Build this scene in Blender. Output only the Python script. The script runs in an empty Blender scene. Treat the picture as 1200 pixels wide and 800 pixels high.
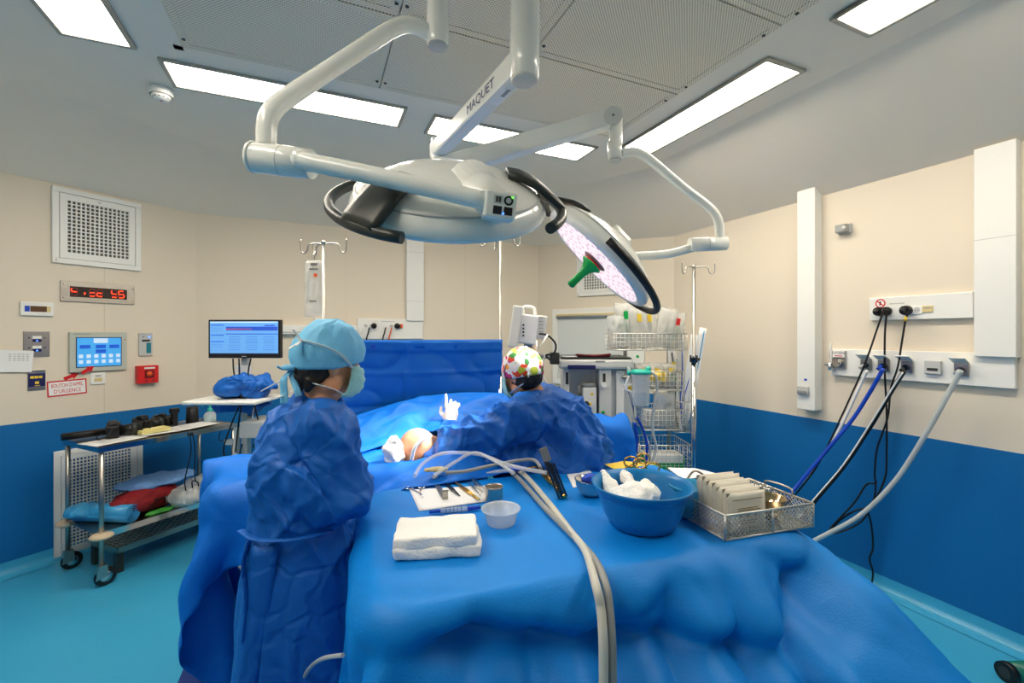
import bpy, bmesh, math, random
import numpy as np
from mathutils import Vector, Matrix, noise
random.seed(7); np.random.seed(7)
PI = math.pi
scene = bpy.context.scene
C = scene.collection
# ------------------------------------------------------------------ camera, world, exposure
F = 530.0; HZ = 392.0; CAMH = 1.6; YAW = math.radians(23.7)
S_, C_ = math.sin(YAW), math.cos(YAW)
cam = bpy.data.cameras.new('camera'); camo = bpy.data.objects.new('camera', cam); C.objects.link(camo)
camo.location = (0, 0, CAMH); camo.rotation_euler = (PI/2, 0, -YAW)
cam.sensor_width = 36; cam.lens = F/1200*36; cam.shift_y = -(400-HZ)/1200; cam.clip_start = .02
scene.camera = camo
w = bpy.data.worlds.new('world'); scene.world = w; w.use_nodes = True
w.node_tree.nodes['Background'].inputs[0].default_value = (.8, .9, 1, 1)
w.node_tree.nodes['Background'].inputs[1].default_value = .05
vs = scene.view_settings
vs.view_transform = 'Standard'; vs.look = 'None'; vs.gamma = 1; vs.exposure = 0.0; vs.use_curve_mapping = False
CEIL_LIGHT = 27.5
# ------------------------------------------------------------------ pixel helpers (a pixel is a direction; distance comes from what it touches)
def c2r(r, d): return (d*S_+r*C_, d*C_-r*S_)
def W(px, py, d):
    x, y = c2r((px-600)/F*d, d); return Vector((x, y, CAMH+(HZ-py)*d/F))
def Wz(px, py, z): return W(px, py, (CAMH-z)*F/(py-HZ))
def WX(px, py, X):
    k = (px-600)/F; return W(px, py, X/(S_+k*C_))
def WY(px, py, Y):
    k = (px-600)/F; return W(px, py, Y/(C_-k*S_))
class Wall:
    def __init__(s, a, b):
        s.p = Vector(a); s.q = Vector(b); s.u = (s.q-s.p).normalized(); s.ang = math.atan2(s.u.y, s.u.x); s.n = Vector((s.u.y, -s.u.x)); s.len = (s.q-s.p).length
    def hit(s, px, off=0):
        k = (px-600)/F; dx, dy = S_+k*C_, C_-k*S_
        p = s.p+s.n*off; det = s.u.x*(-dy)+dx*s.u.y
        u = ((-p.x)*(-dy)+dx*(-p.y))/det
        v = p+s.u*u
        return u, v.x*S_+v.y*C_
    def pt(s, px, py, off=0):
        u, d = s.hit(px, off); v = s.p+s.u*u+s.n*off
        return Vector((v.x, v.y, CAMH+(HZ-py)*d/F))
# ------------------------------------------------------------------ materials
def lin(c):
    return tuple(((v/255)/12.92 if v <= 10 else (((v/255)+.055)/1.055)**2.4) for v in c)
MATS = {}
def mat(name, col, rough=.5, metal=0, var=.08, vs=6.0, bump=0, bs=40.0, trans=0, alpha=1, es=0, ecol=None, spec=.5, sss=0, stretch=None, coat=0, ior=1.45):
    if name in MATS: return MATS[name]
    m = bpy.data.materials.new(name); m.use_nodes = True; nt = m.node_tree; N = nt.nodes; L = nt.links
    b = N['Principled BSDF']; c = lin(col)
    b.inputs['Roughness'].default_value = rough; b.inputs['Metallic'].default_value = metal
    b.inputs['Transmission Weight'].default_value = trans; b.inputs['Alpha'].default_value = alpha
    b.inputs['Specular IOR Level'].default_value = spec; b.inputs['Coat Weight'].default_value = coat; b.inputs['IOR'].default_value = ior
    if sss: b.inputs['Subsurface Weight'].default_value = sss; b.inputs['Subsurface Radius'].default_value = (.01, .004, .002)
    tc = N.new('ShaderNodeTexCoord'); mp = N.new('ShaderNodeMapping'); L.new(tc.outputs['Object'], mp.inputs[0])
    if stretch: mp.inputs['Scale'].default_value = stretch
    no = N.new('ShaderNodeTexNoise'); no.inputs['Scale'].default_value = vs; no.inputs['Detail'].default_value = 4
    L.new(mp.outputs[0], no.inputs[0])
    mx = N.new('ShaderNodeMix'); mx.data_type = 'RGBA'
    mx.inputs[6].default_value = (*[v*(1-var) for v in c], 1); mx.inputs[7].default_value = (*[min(1, v*(1+var)) for v in c], 1)
    L.new(no.outputs[0], mx.inputs[0]); L.new(mx.outputs[2], b.inputs['Base Color'])
    if bump:
        n2 = N.new('ShaderNodeTexNoise'); n2.inputs['Scale'].default_value = bs; n2.inputs['Detail'].default_value = 6
        L.new(mp.outputs[0], n2.inputs[0])
        bp = N.new('ShaderNodeBump'); bp.inputs['Strength'].default_value = bump; bp.inputs['Distance'].default_value = .02
        L.new(n2.outputs[0], bp.inputs['Height']); L.new(bp.outputs[0], b.inputs['Normal'])
    if es:
        b.inputs['Emission Color'].default_value = (*lin(ecol or col), 1); b.inputs['Emission Strength'].default_value = es
    MATS[name] = m; return m
def cloth_mat(name, col, rough=.55, crease=.5, scale=5.0, sheen=.3):
    """non-woven fabric: fine fibre grain, soft crumple and thin crease ridges"""
    m = mat(name, col, rough, var=.12, vs=3.0, bump=.12, bs=160, spec=.35)
    nt = m.node_tree; N = nt.nodes; L = nt.links; b = N['Principled BSDF']
    b.inputs['Sheen Weight'].default_value = sheen; b.inputs['Sheen Tint'].default_value = (*lin(col), 1)
    mp = [n for n in N if n.type == 'MAPPING'][0]; bp = [n for n in N if n.type == 'BUMP'][0]
    wv = N.new('ShaderNodeTexNoise'); wv.inputs['Scale'].default_value = scale*.7; L.new(mp.outputs[0], wv.inputs[0])
    ad = N.new('ShaderNodeVectorMath'); ad.operation = 'MULTIPLY_ADD'; ad.inputs[1].default_value = (.35, .35, .35)
    L.new(wv.outputs['Color'], ad.inputs[0]); L.new(mp.outputs[0], ad.inputs[2])
    vo = N.new('ShaderNodeTexVoronoi'); vo.feature = 'DISTANCE_TO_EDGE'; vo.inputs['Scale'].default_value = scale
    L.new(ad.outputs[0], vo.inputs['Vector'])
    mr = N.new('ShaderNodeMapRange'); mr.inputs[1].default_value = 0; mr.inputs[2].default_value = .16; mr.interpolation_type = 'SMOOTHSTEP'
    L.new(vo.outputs['Distance'], mr.inputs[0])
    b2 = N.new('ShaderNodeBump'); b2.inputs['Strength'].default_value = crease; b2.inputs['Distance'].default_value = .012
    L.new(mr.outputs[0], b2.inputs['Height']); L.new(bp.outputs[0], b2.inputs['Normal']); L.new(b2.outputs[0], b.inputs['Normal'])
    return m
M = dict(
 wall=mat('wall_beige_vinyl', (224, 213, 194), .6, var=.03, vs=1.5, bump=.03, bs=300),
 blue=mat('wall_blue_vinyl', (0, 102, 166), .5, var=.06, vs=60, bump=.04, bs=400),
 floor=mat('floor_blue_vinyl', (58, 162, 204), .33, var=.10, vs=90, bump=.02, bs=500),
 ceil=mat('ceiling_paint', (246, 236, 220), .8, var=.02),
 white=mat('white_enamel', (234, 234, 229), .35, var=.02),
 lampwhite=mat('lamp_white_paint', (238, 239, 232), .22, var=.015, coat=.3),
 offwhite=mat('off_white_plastic', (214, 214, 208), .4, var=.03),
 grey=mat('grey_plastic', (150, 152, 150), .45), lgrey=mat('light_grey_plastic', (190, 192, 190), .42),
 black=mat('black_rubber', (14, 14, 15), .45), dark=mat('dark_grey_plastic', (46, 50, 46), .4),
 steel=mat('brushed_steel', (178, 174, 166), .28, metal=1, var=.1, vs=30, stretch=(1, 1, 8)),
 wire=mat('bright_wire', (214, 212, 204), .3, metal=.75, var=.05),
 chrome=mat('polished_chrome', (205, 205, 205), .1, metal=1, var=.04),
 dsteel=mat('dark_steel', (80, 84, 88), .2, metal=1), gold=mat('gold_plated_steel', (214, 170, 88), .22, metal=1),
 drape=cloth_mat('azure_surgical_drape', (0, 132, 222), .48, .3, 2.2),
 drape2=cloth_mat('blue_patient_drape', (0, 110, 212), .5, .3, 4.0),
 gown=cloth_mat('royal_blue_gown', (18, 96, 184), .48, .4, 7.0),
 screen=cloth_mat('blue_screen_drape', (0, 100, 192), .5, .12, 3.0),
 skin=mat('skin', (222, 160, 122), .5, var=.06, vs=12, sss=.15), hair=mat('dark_brown_hair', (34, 24, 18), .5, var=.4, vs=60, stretch=(1, 1, .15), bump=.4, bs=120),
 latex=mat('white_latex_glove', (236, 228, 216), .45, var=.04, bump=.1, bs=60),
 paper=mat('white_paper', (238, 238, 236), .7, var=.02, bump=.05, bs=20), gauze=mat('white_gauze', (250, 249, 244), .9, var=.04, bump=.35, bs=130),
 red=mat('red_plastic', (206, 30, 30), .4), redcloth=mat('dark_red_fabric', (140, 18, 26), .7, var=.15, bump=.2, bs=60),
 green=mat('green_plastic', (0, 160, 72), .35), teal=mat('teal_plastic', (30, 178, 160), .35), yellow=mat('yellow_plastic', (232, 200, 60), .45),
 orange=mat('orange_plastic', (226, 92, 40), .45), lblue=mat('light_blue_film', (60, 160, 214), .35, var=.1, bump=.2, bs=14),
 basin=mat('blue_plastic_basin', (16, 124, 192), .3, var=.03), navy=mat('navy_plastic', (20, 26, 84), .4), royal=mat('royal_blue_plastic', (20, 70, 190), .4),
 clear=mat('clear_plastic', (232, 236, 236), .15, var=.02, alpha=.38), film=mat('crumpled_clear_film', (222, 224, 220), .18, var=.15, vs=14, alpha=.38, bump=.8, bs=18),
 bluecup=mat('clear_blue_plastic', (70, 178, 220), .15, alpha=.62), beige=mat('beige_rubber', (206, 186, 156), .6),
 glass=mat('screen_glass', (10, 12, 14), .08), tan=mat('tan_silicone', (214, 196, 140), .5),
 mdark=mat('dark_void', (22, 24, 26), .8), cloud=mat('cream_hose', (206, 204, 192), .4), frost=mat('frosted_hose', (206, 212, 210), .3, alpha=.75))
# ------------------------------------------------------------------ mesh building
class MB:
    def __init__(s): s.v = []; s.f = []; s.sm = []; s.M = Matrix.Identity(4)
    def add(s, vs, fs, smooth=False):
        o = len(s.v); Mx = s.M
        s.v += [tuple(Mx @ Vector(p)) for p in vs]; s.f += [tuple(i+o for i in f) for f in fs]; s.sm += [smooth]*len(fs); return s
    def box(s, x, y, z, sx, sy, sz, R=None):
        vs = [Vector((a*sx/2, b*sy/2, c*sz/2)) for a in (-1, 1) for b in (-1, 1) for c in (-1, 1)]
        if R: vs = [R @ p for p in vs]
        vs = [p+Vector((x, y, z)) for p in vs]
        return s.add(vs, [(0, 1, 3, 2), (4, 6, 7, 5), (0, 4, 5, 1), (2, 3, 7, 6), (0, 2, 6, 4), (1, 5, 7, 3)])
    def bb(s, x0, x1, y0, y1, z0, z1): return s.box((x0+x1)/2, (y0+y1)/2, (z0+z1)/2, abs(x1-x0), abs(y1-y0), abs(z1-z0))
    def tube(s, pts, r, n=8, closed=False, caps=True, smooth=True, flat=None):
        P = [Vector(p) for p in pts]; m = len(P); R = r if hasattr(r, '__len__') else [r]*m
        T = []
        for i in range(m):
            a = P[(i-1) % m] if (i > 0 or closed) else P[i]; b = P[(i+1) % m] if (i < m-1 or closed) else P[i]
            t = b-a; T.append(t.normalized() if t.length > 1e-9 else Vector((0, 0, 1)))
        up = Vector((0, 0, 1)) if abs(T[0].z) < .9 else Vector((1, 0, 0))
        nn = (up-T[0]*up.dot(T[0])).normalized(); vs = []
        for i in range(m):
            nn = nn-T[i]*nn.dot(T[i])
            nn = nn.normalized() if nn.length > 1e-6 else T[i].orthogonal().normalized()
            bb = T[i].cross(nn); fl = flat or 1
            for k in range(n):
                a = 2*PI*k/n; vs.append(P[i]+nn*math.cos(a)*R[i]*fl+bb*math.sin(a)*R[i])
        fs = []
        for i in range(m if closed else m-1):
            for k in range(n):
                j = (i+1) % m; fs.append((i*n+k, i*n+(k+1) % n, j*n+(k+1) % n, j*n+k))
        s.add(vs, fs, smooth)
        if caps and not closed:
            o = len(s.v)-m*n
            s.f += [tuple(o+k for k in reversed(range(n))), tuple(o+(m-1)*n+k for k in range(n))]; s.sm += [False, False]
        return s
    def cyl(s, a, b, r0, r1=None, n=14): return s.tube([a, b], [r0, r0 if r1 is None else r1], n)
    def lathe(s, prof, n=24, smooth=True, caps=False):
        vs = []; fs = []; m = len(prof)
        for r, z in prof:
            for k in range(n): a = 2*PI*k/n; vs.append((r*math.cos(a), r*math.sin(a), z))
        for i in range(m-1):
            for k in range(n): fs.append((i*n+k, i*n+(k+1) % n, (i+1)*n+(k+1) % n, (i+1)*n+k))
        s.add(vs, fs, smooth)
        if caps:
            o = len(s.v)-m*n; s.f += [tuple(o+k for k in reversed(range(n))), tuple(o+(m-1)*n+k for k in range(n))]; s.sm += [False, False]
        return s
    def ball(s, c, r, n=12, R=None):
        r = r if hasattr(r, '__len__') else (r, r, r); vs = []; fs = []; h = n//2+1
        for i in range(h+1):
            t = PI*i/h
            for k in range(n):
                a = 2*PI*k/n; p = Vector((r[0]*math.sin(t)*math.cos(a), r[1]*math.sin(t)*math.sin(a), r[2]*math.cos(t)))
                vs.append((R @ p if R else p)+Vector(c))
        for i in range(h):
            for k in range(n): fs.append((i*n+k, (i+1)*n+k, (i+1)*n+(k+1) % n, i*n+(k+1) % n))
        return s.add(vs, fs, True)
    def cap(s, a, b, r0, r1, n=12): s.tube([a, b], [r0, r1], n); s.ball(a, r0, n); return s.ball(b, r1, n)
    def grid(s, P, smooth=True):
        P = np.asarray(P); m, n = P.shape[:2]
        fs = [(i*n+j, i*n+j+1, (i+1)*n+j+1, (i+1)*n+j) for i in range(m-1) for j in range(n-1)]
        return s.add([tuple(p) for p in P.reshape(-1, 3)], fs, smooth)
    def prism(s, poly, h, axis='y', o=0):
        n = len(poly)
        def q(a, b, t): return (a, o+t, b) if axis == 'y' else ((a, b, o+t) if axis == 'z' else (o+t, a, b))
        vs = [q(a, b, 0) for a, b in poly]+[q(a, b, h) for a, b in poly]
        return s.add(vs, [tuple(reversed(range(n))), tuple(range(n, 2*n))]+[(i, (i+1) % n, n+(i+1) % n, n+i) for i in range(n)])
    def mesh(s, name):
        me = bpy.data.meshes.new(name); me.from_pydata(s.v, [], s.f)
        me.polygons.foreach_set('use_smooth', s.sm)
        bm = bmesh.new(); bm.from_mesh(me); bmesh.ops.remove_doubles(bm, verts=bm.verts, dist=1e-6); bmesh.ops.recalc_face_normals(bm, faces=bm.faces); bm.to_mesh(me); bm.free()
        return me
    def build(s, name, m, parent=None, bevel=0, loc=None, solid=0, sub=0):
        return link(name, s.mesh(name), m, parent, bevel, loc, solid, sub)
def link(name, me, m, parent=None, bevel=0, loc=None, solid=0, sub=0):
    o = bpy.data.objects.new(name, me); C.objects.link(o)
    if m: me.materials.clear(); me.materials.append(M[m] if isinstance(m, str) else m)
    if parent: o.parent = parent
    if loc is not None: o.location = loc
    if bevel:
        b = o.modifiers.new('bevel', 'BEVEL'); b.width = bevel; b.segments = 2; b.limit_method = 'ANGLE'
    if solid:
        b = o.modifiers.new('solid', 'SOLIDIFY'); b.thickness = solid; b.offset = 0
    if sub:
        b = o.modifiers.new('sub', 'SUBSURF'); b.levels = sub; b.render_levels = sub
    return o
def tag(o, label, cat=None, group=None, kind=None):
    o['label'] = label
    if cat: o['category'] = cat
    if group: o['group'] = group
    if kind: o['kind'] = kind
    return o
def thing(name, label, cat, loc=(0, 0, 0), rz=0, group=None, rot=None):
    o = bpy.data.objects.new(name, None); C.objects.link(o); o.empty_display_size = .05
    o.location = loc; o.rotation_euler = rot or (0, 0, rz); return tag(o, label, cat, group)
def copytree(o, parent=None):
    c = o.copy(); C.objects.link(c); c.parent = parent
    for ch in list(o.children): copytree(ch, c)
    return c
def cam_thing(name, label, cat, px, d, z=0, group=None):
    p = W(px, HZ, d); return thing(name, label, cat, (p.x, p.y, z), -YAW, group)
def spline(pts, k=6, closed=False):
    P = [Vector(p) for p in pts]; n = len(P); out = []
    for i in range(n if closed else n-1):
        g = lambda j: P[j % n] if closed else P[max(0, min(n-1, j))]
        a, b, c, d = g(i-1), g(i), g(i+1), g(i+2)
        for t in range(k):
            t /= k; out.append(.5*((2*b)+(c-a)*t+(2*a-5*b+4*c-d)*t*t+(3*b-a-3*c+d)*t**3))
    if not closed: out.append(P[-1])
    return out
_txt = {}
def text(body, size, m, parent, loc, rot=(PI/2, 0, 0), ax='CENTER', name='lettering', sx=1, th=.0004):
    cu = bpy.data.curves.new('t', 'FONT'); cu.body = body; cu.size = size; cu.align_x = ax; cu.align_y = 'CENTER'; cu.extrude = th; cu.resolution_u = 3
    o = bpy.data.objects.new('t', cu); C.objects.link(o)
    me = bpy.data.meshes.new_from_object(o.evaluated_get(bpy.context.evaluated_depsgraph_get())); bpy.data.objects.remove(o)
    t = link(name, me, m, parent); t.location = loc; t.rotation_euler = rot; t.scale = (sx, 1, 1); return t
def remeshed(mb, voxel, smooth=6, disp=None):
    me = bpy.data.meshes.new('r'); me.from_pydata(mb.v, [], mb.f); o = bpy.data.objects.new('r', me); C.objects.link(o)
    bm = bmesh.new(); bm.from_mesh(me); bmesh.ops.recalc_face_normals(bm, faces=bm.faces); bm.to_mesh(me); bm.free()
    r = o.modifiers.new('r', 'REMESH'); r.mode = 'VOXEL'; r.voxel_size = voxel; r.use_smooth_shade = True
    q = o.modifiers.new('s', 'SMOOTH'); q.factor = .5; q.iterations = smooth
    out = bpy.data.meshes.new_from_object(o.evaluated_get(bpy.context.evaluated_depsgraph_get())); bpy.data.objects.remove(o)
    if disp:
        n = len(out.vertices); co = np.empty(n*3, 'f'); out.vertices.foreach_get('co', co); nr = np.empty(n*3, 'f'); out.vertices.foreach_get('normal', nr)
        co = co.reshape(-1, 3); nr = nr.reshape(-1, 3)
        co += nr*np.array([disp(Vector(p)) for p in co])[:, None]
        out.vertices.foreach_set('co', co.ravel()); out.update()
    out.polygons.foreach_set('use_smooth', [True]*len(out.polygons)); return out
def sharp(p, sx, sy, sz, off=0, e=5):
    return (1-abs(noise.noise(Vector((p.x*sx+off, p.y*sy, p.z*sz)))))**e
def fold(p, sx, sy, sz, off=0):       # ridged fold noise, 0..1
    return (1-abs(noise.noise(Vector((p.x*sx+off, p.y*sy, p.z*sz)))))**2
# ------------------------------------------------------------------ cloth settling (position based), used for the drapes
def rbox(cx, cy, cz, hx, hy, hz, ang, rad):
    ca, sa = math.cos(ang), math.sin(ang)
    def push(P, eps):
        q = P-np.array([cx, cy, cz]); l = np.stack([q[..., 0]*ca+q[..., 1]*sa, -q[..., 0]*sa+q[..., 1]*ca, q[..., 2]], -1)
        h = np.array([hx, hy, hz])-rad; a = np.abs(l)-h; out = np.maximum(a, 0); ln = np.linalg.norm(out, axis=-1)
        ins = np.max(a, -1); sd = np.where(ln > 0, ln, np.minimum(ins, 0))-rad
        g = np.where((ln > 1e-9)[..., None], out/np.maximum(ln, 1e-9)[..., None], np.array([0, 0, 1.0]))*np.where(l < 0, -1, 1)
        hit = sd < eps; mv = np.where(hit, eps-sd, 0)[..., None]*g
        wv = np.stack([mv[..., 0]*ca-mv[..., 1]*sa, mv[..., 0]*sa+mv[..., 1]*ca, mv[..., 2]], -1)
        P += wv; return hit
    return push
def capsule(a, b, r):
    a = np.array(a, float); b = np.array(b, float); ab = b-a; L2 = ab@ab
    def push(P, eps):
        t = np.clip(((P-a)@ab)/L2, 0, 1); q = P-(a+t[..., None]*ab); d = np.linalg.norm(q, axis=-1); hit = d < r+eps
        P += np.where(hit, (r+eps-d)/np.maximum(d, 1e-6), 0)[..., None]*q; return hit
    return push
def settle(P, cols, steps=110, iters=10, eps=.006, pin=None, damp=.985, fric=.35, floor=.012):
    P = P.copy(); Q = P.copy(); rest = {}
    def prs():
        for st, w in ((1, 1.0), (2, .12)):
            for ax in (0, 1):
                for s0 in range(2*st if st == 1 else 4):
                    yield ax, st, s0, w
    def sl(ax, s0, st, n):
        per = 2*st; idx = np.arange(n-st); idx = idx[(idx % per) == s0] if st == 1 else idx[((idx//1) % 4) == s0]
        return idx
    cons = []
    for ax, st, s0, wgt in prs():
        i = sl(ax, s0, st, P.shape[ax])
        if len(i) == 0: continue
        A = (i, slice(None)) if ax == 0 else (slice(None), i); B = (i+st, slice(None)) if ax == 0 else (slice(None), i+st)
        cons.append((A, B, np.linalg.norm(P[A]-P[B], axis=-1), wgt))
    m, n = P.shape[:2]
    for di in (1, -1):
        for s0 in (0, 1):
            i = np.arange(s0, m-1, 2)
            for t0 in (0, 1):
                j = np.arange(t0, n-1, 2) if di == 1 else np.arange(t0+1, n, 2)
                A = np.ix_(i, j); B = np.ix_(i+1, j+di)
                cons.append((A, B, np.linalg.norm(P[A]-P[B], axis=-1), .35))
    g = np.array([0, 0, -9.8/3600]); fixed = P[pin].copy() if pin is not None else None
    P += np.random.randn(*P.shape)*.002
    for s in range(steps):
        V = (P-Q)*damp; sp = np.linalg.norm(V, axis=-1, keepdims=True); V *= np.minimum(1, .02/np.maximum(sp, 1e-9)); Q = P.copy(); P = P+V+g
        for it in range(iters):
            for A, B, r, wgt in cons:
                d = P[B]-P[A]; l = np.linalg.norm(d, axis=-1); c = (.5*wgt*(l-r)/np.maximum(l, 1e-6))[..., None]*d
                P[A] += c; P[B] -= c
            if pin is not None: P[pin] = fixed
            if it % 3 == 2 or it == iters-1:
                for cfn in cols:
                    h = cfn(P, eps); 
                    if it == iters-1: Q[h] = Q[h]*(1-fric)+P[h]*fric
                P[..., 2] = np.maximum(P[..., 2], floor)
    return P
def refine(P, f=3, sm=2):
    """denser copy of a settled sheet, smoothed"""
    for ax in (0, 1):
        n = P.shape[ax]; t = np.linspace(0, n-1, (n-1)*f+1); i = np.minimum(t.astype(int), n-2); w = (t-i)
        w = w[:, None, None] if ax == 0 else w[None, :, None]
        P = np.take(P, i, ax)*(1-w)+np.take(P, i+1, ax)*w
    for _ in range(sm*2):
        Q = P.copy(); Q[1:-1, 1:-1] = .5*P[1:-1, 1:-1]+.125*(P[2:, 1:-1]+P[:-2, 1:-1]+P[1:-1, 2:]+P[1:-1, :-2]); P = Q
    return P
# ------------------------------------------------------------------ the room
RA, RB, RC, RD, RE, RF = (-2.45, -1.8), (-2.45, 3.653), (-.954, 4.82), (2.461, 4.82), (3.27, 3.458), (3.27, -1.8)
ring = [RA, RB, RC, RD, RE, RF]; tops = [2.64, 2.67, 2.68, 2.66, 2.575, 2.57]; CZ = 3.0; DADO = 1.0
inner = [(-1.75, -1.15), (-1.75, 3.2), (-.55, 4.1), (2.05, 4.1), (2.57, 3.05), (2.57, -1.15)]
WL = Wall(RB, RC); WB = Wall(RC, RD); WC = Wall(RD, RE); WR = Wall(RE, RF)
def struct(o, label=None):
    o['kind'] = 'structure'
    if label: o['label'] = label
    return o
names = ['wall_left_side', 'wall_left_angled', 'wall_back', 'wall_right_angled', 'wall_right', 'wall_front']
for i, nm in enumerate(names):
    a, b = ring[i], ring[(i+1) % 6]; za, zb = tops[i], tops[(i+1) % 6]
    n = Vector((b[1]-a[1], -(b[0]-a[0]))).normalized()*.1
    vs = [(a[0], a[1], 0), (b[0], b[1], 0), (b[0], b[1], zb+.02), (a[0], a[1], za+.02)]
    vs += [(p[0]-n.x, p[1]-n.y, p[2]) for p in vs]
    wo = struct(MB().add(vs, [(3, 2, 1, 0), (4, 5, 6, 7), (0, 1, 5, 4), (1, 2, 6, 5), (2, 3, 7, 6), (3, 0, 4, 7)]).build(nm, 'wall'))
    t = Vector((b[0]-a[0], b[1]-a[1])); L = t.length; t /= L; nn = n.normalized()
    d = MB(); d.M = Matrix(((t.x, -nn.x, 0, a[0]), (t.y, -nn.y, 0, a[1]), (0, 0, 1, 0), (0, 0, 0, 1)))
    d.bb(0, L, -.004, 0, 0, DADO); o = d.build('wainscot', 'blue', wo); o['label'] = 'blue vinyl wainscot'
    # floor vinyl coved up the wall
    cv = MB(); cv.M = d.M; prof = [(-.09, .003), (-.05, .006), (-.02, .02), (-.008, .05), (-.006, .09)]
    cv.grid([[(x, y, z) for y, z in prof] for x in (0, L)]); cv.build('cove_skirting', 'floor', wo)
    for k in range(1, int(L/1.25)+1):     # welded sheet seams
        sm = MB(); sm.M = d.M; sm.bb(k*1.25-.002, k*1.25+.002, -.0012, 0, DADO, min(za, zb)-.01); sm.build('wall_seam', mat('wall_seam', (212, 200, 180), .6), wo)
fl = MB().add([(x, y, 0) for x, y in ring]+[(x, y, -.1) for x, y in ring], [tuple(range(6)), tuple(reversed(range(6, 12)))]+[(i, (i+1) % 6, 6+(i+1) % 6, 6+i) for i in range(6)])
struct(fl.build('floor', 'floor'))
# ceiling: flat middle with sloping, softly coved rim
cl = MB(); K = 8; rows = []
bul = [.35, .5, .5, .4, .0, .0]
for k in range(K+1):
    t = k/K; row = []
    for i in range(6):
        x = ring[i][0]+(inner[i][0]-ring[i][0])*t; y = ring[i][1]+(inner[i][1]-ring[i][1])*t
        z = tops[i]+(CZ-tops[i])*(t+bul[i]*t*(1-t)); row.append((x, y, z))
    rows.append(row+[row[0]])
cl.grid(rows); o = struct(cl.build('ceiling', 'ceil'))
cf = MB().add([(x, y, CZ) for x, y in inner]+[(x, y, CZ+.1) for x, y in inner], [tuple(range(6)), tuple(reversed(range(6, 12)))]+[(i, (i+1) % 6, 6+(i+1) % 6, 6+i) for i in range(6)])
cf.build('ceiling_flat', 'ceil', o)
# perforated air plenum panels
def perf_mat():
    m = mat('perforated_sheet', (246, 234, 212), .5, var=.03); nt = m.node_tree; N = nt.nodes; L = nt.links; b = N['Principled BSDF']
    tc = N.new('ShaderNodeTexCoord'); mp = N.new('ShaderNodeMapping'); mp.inputs['Scale'].default_value = (95, 95, 0); mp.inputs['Rotation'].default_value = (0, 0, PI/4)
    L.new(tc.outputs['Object'], mp.inputs[0])
    fr = N.new('ShaderNodeVectorMath'); fr.operation = 'FRACTION'; L.new(mp.outputs[0], fr.inputs[0])
    sb = N.new('ShaderNodeVectorMath'); sb.operation = 'DISTANCE'; sb.inputs[1].default_value = (.5, .5, 0); L.new(fr.outputs[0], sb.inputs[0])
    gt = N.new('ShaderNodeMath'); gt.operation = 'LESS_THAN'; gt.inputs[1].default_value = .31; L.new(sb.outputs['Value'], gt.inputs[0])
    mx = N.new('ShaderNodeMix'); mx.data_type = 'RGBA'; src = b.inputs['Base Color'].links[0].from_socket
    L.new(gt.outputs[0], mx.inputs[0]); L.new(src, mx.inputs[6]); mx.inputs[7].default_value = (*lin((172, 162, 144)), 1); L.new(mx.outputs[2], b.inputs['Base Color'])
    return m
M['perf'] = perf_mat()
colx = [-.58, .34, .99, 1.93]; rowy = [2.64, 2.005, 1.37, .735, .1]
pl = thing('air_plenum', 'perforated metal laminar airflow panels in the middle of the ceiling', 'ceiling vent', (0, 0, CZ))
fm = MB()
for x0, x1, y0, y1 in ((-.62, 1.97, 2.64, 2.68), (-.62, 1.97, .06, .1), (-.62, -.58, .06, 2.68), (1.93, 1.97, .06, 2.68)): fm.bb(x0, x1, y0, y1, -.008, 0)
fm.build('border_frame', 'ceil', pl)
for i in range(3):
    for j in range(4):
        x0, x1 = colx[i]+.004, colx[i+1]-.004; y1, y0 = rowy[j]-.004, rowy[j+1]+.004
        p = MB().bb(x0, x1, y0, y1, -.012, -.002).build('perforated_panel', 'perf', pl)
        r = MB()
        for a in ((x0, x1, y0, y0+.035), (x0, x1, y1-.035, y1), (x0, x0+.035, y0+.035, y1-.035), (x1-.035, x1, y0+.035, y1-.035)): r.bb(*a, -.015, -.012)
        r.build('panel_rim', 'perf', p)
        for sx in (x0+.018, x1-.018):
            for t in (.12, .88): MB().cyl((sx, y0+(y1-y0)*t, -.0185), (sx, y0+(y1-y0)*t, -.015), .008, n=10).build('screw', 'dark', p)
MB().bb(.99, 1.13, .735, 1.36, -.022, -.0155).build('blank_plate', 'lampwhite', pl)
# ceiling luminaires
emit = mat('luminaire_diffuser', (244, 249, 255), .4, es=CEIL_LIGHT, ecol=(255, 243, 225), var=.04, vs=5)
def luminaire(x0, x1, y0, y1, label):
    o = thing('ceiling_light', label, 'light', ((x0+x1)/2, (y0+y1)/2, CZ), group='recessed ceiling lights')
    a, b = (x1-x0)/2, (y1-y0)/2; r = MB(); t = .022
    for q in ((-a, a, -b, -b+t), (-a, a, b-t, b), (-a, -a+t, -b+t, b-t), (a-t, a, -b+t, b-t)): r.bb(*q, -.014, 0)
    r.build('frame', mat('luminaire_frame', (176, 172, 160), .4, metal=.2), o, bevel=.003)
    MB().bb(-a+t, a-t, -b+t, b-t, -.006, 0).build('diffuser', emit, o)
luminaire(-1.08, -.79, 1.52, 2.76, 'ceiling light panel at the far upper left above the emergency call sign')
luminaire(-.72, .53, 2.80, 3.09, 'long ceiling light panel crossed by the white bent lamp tube')
luminaire(.70, 1.94, 2.82, 3.11, 'ceiling light panel partly hidden behind the lettered lamp arm')
luminaire(2.09, 2.38, 1.56, 2.76, 'ceiling light panel along the right slope, fully visible')
luminaire(2.09, 2.38, .05, 1.27, 'ceiling light panel at the top right edge of the photo')
luminaire(-1.08, -.79, .05, 1.27, 'unseen ceiling light panel added behind the camera on the left side')  # out-of-view repeat of the right-hand panel, added for its light in the room
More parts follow.
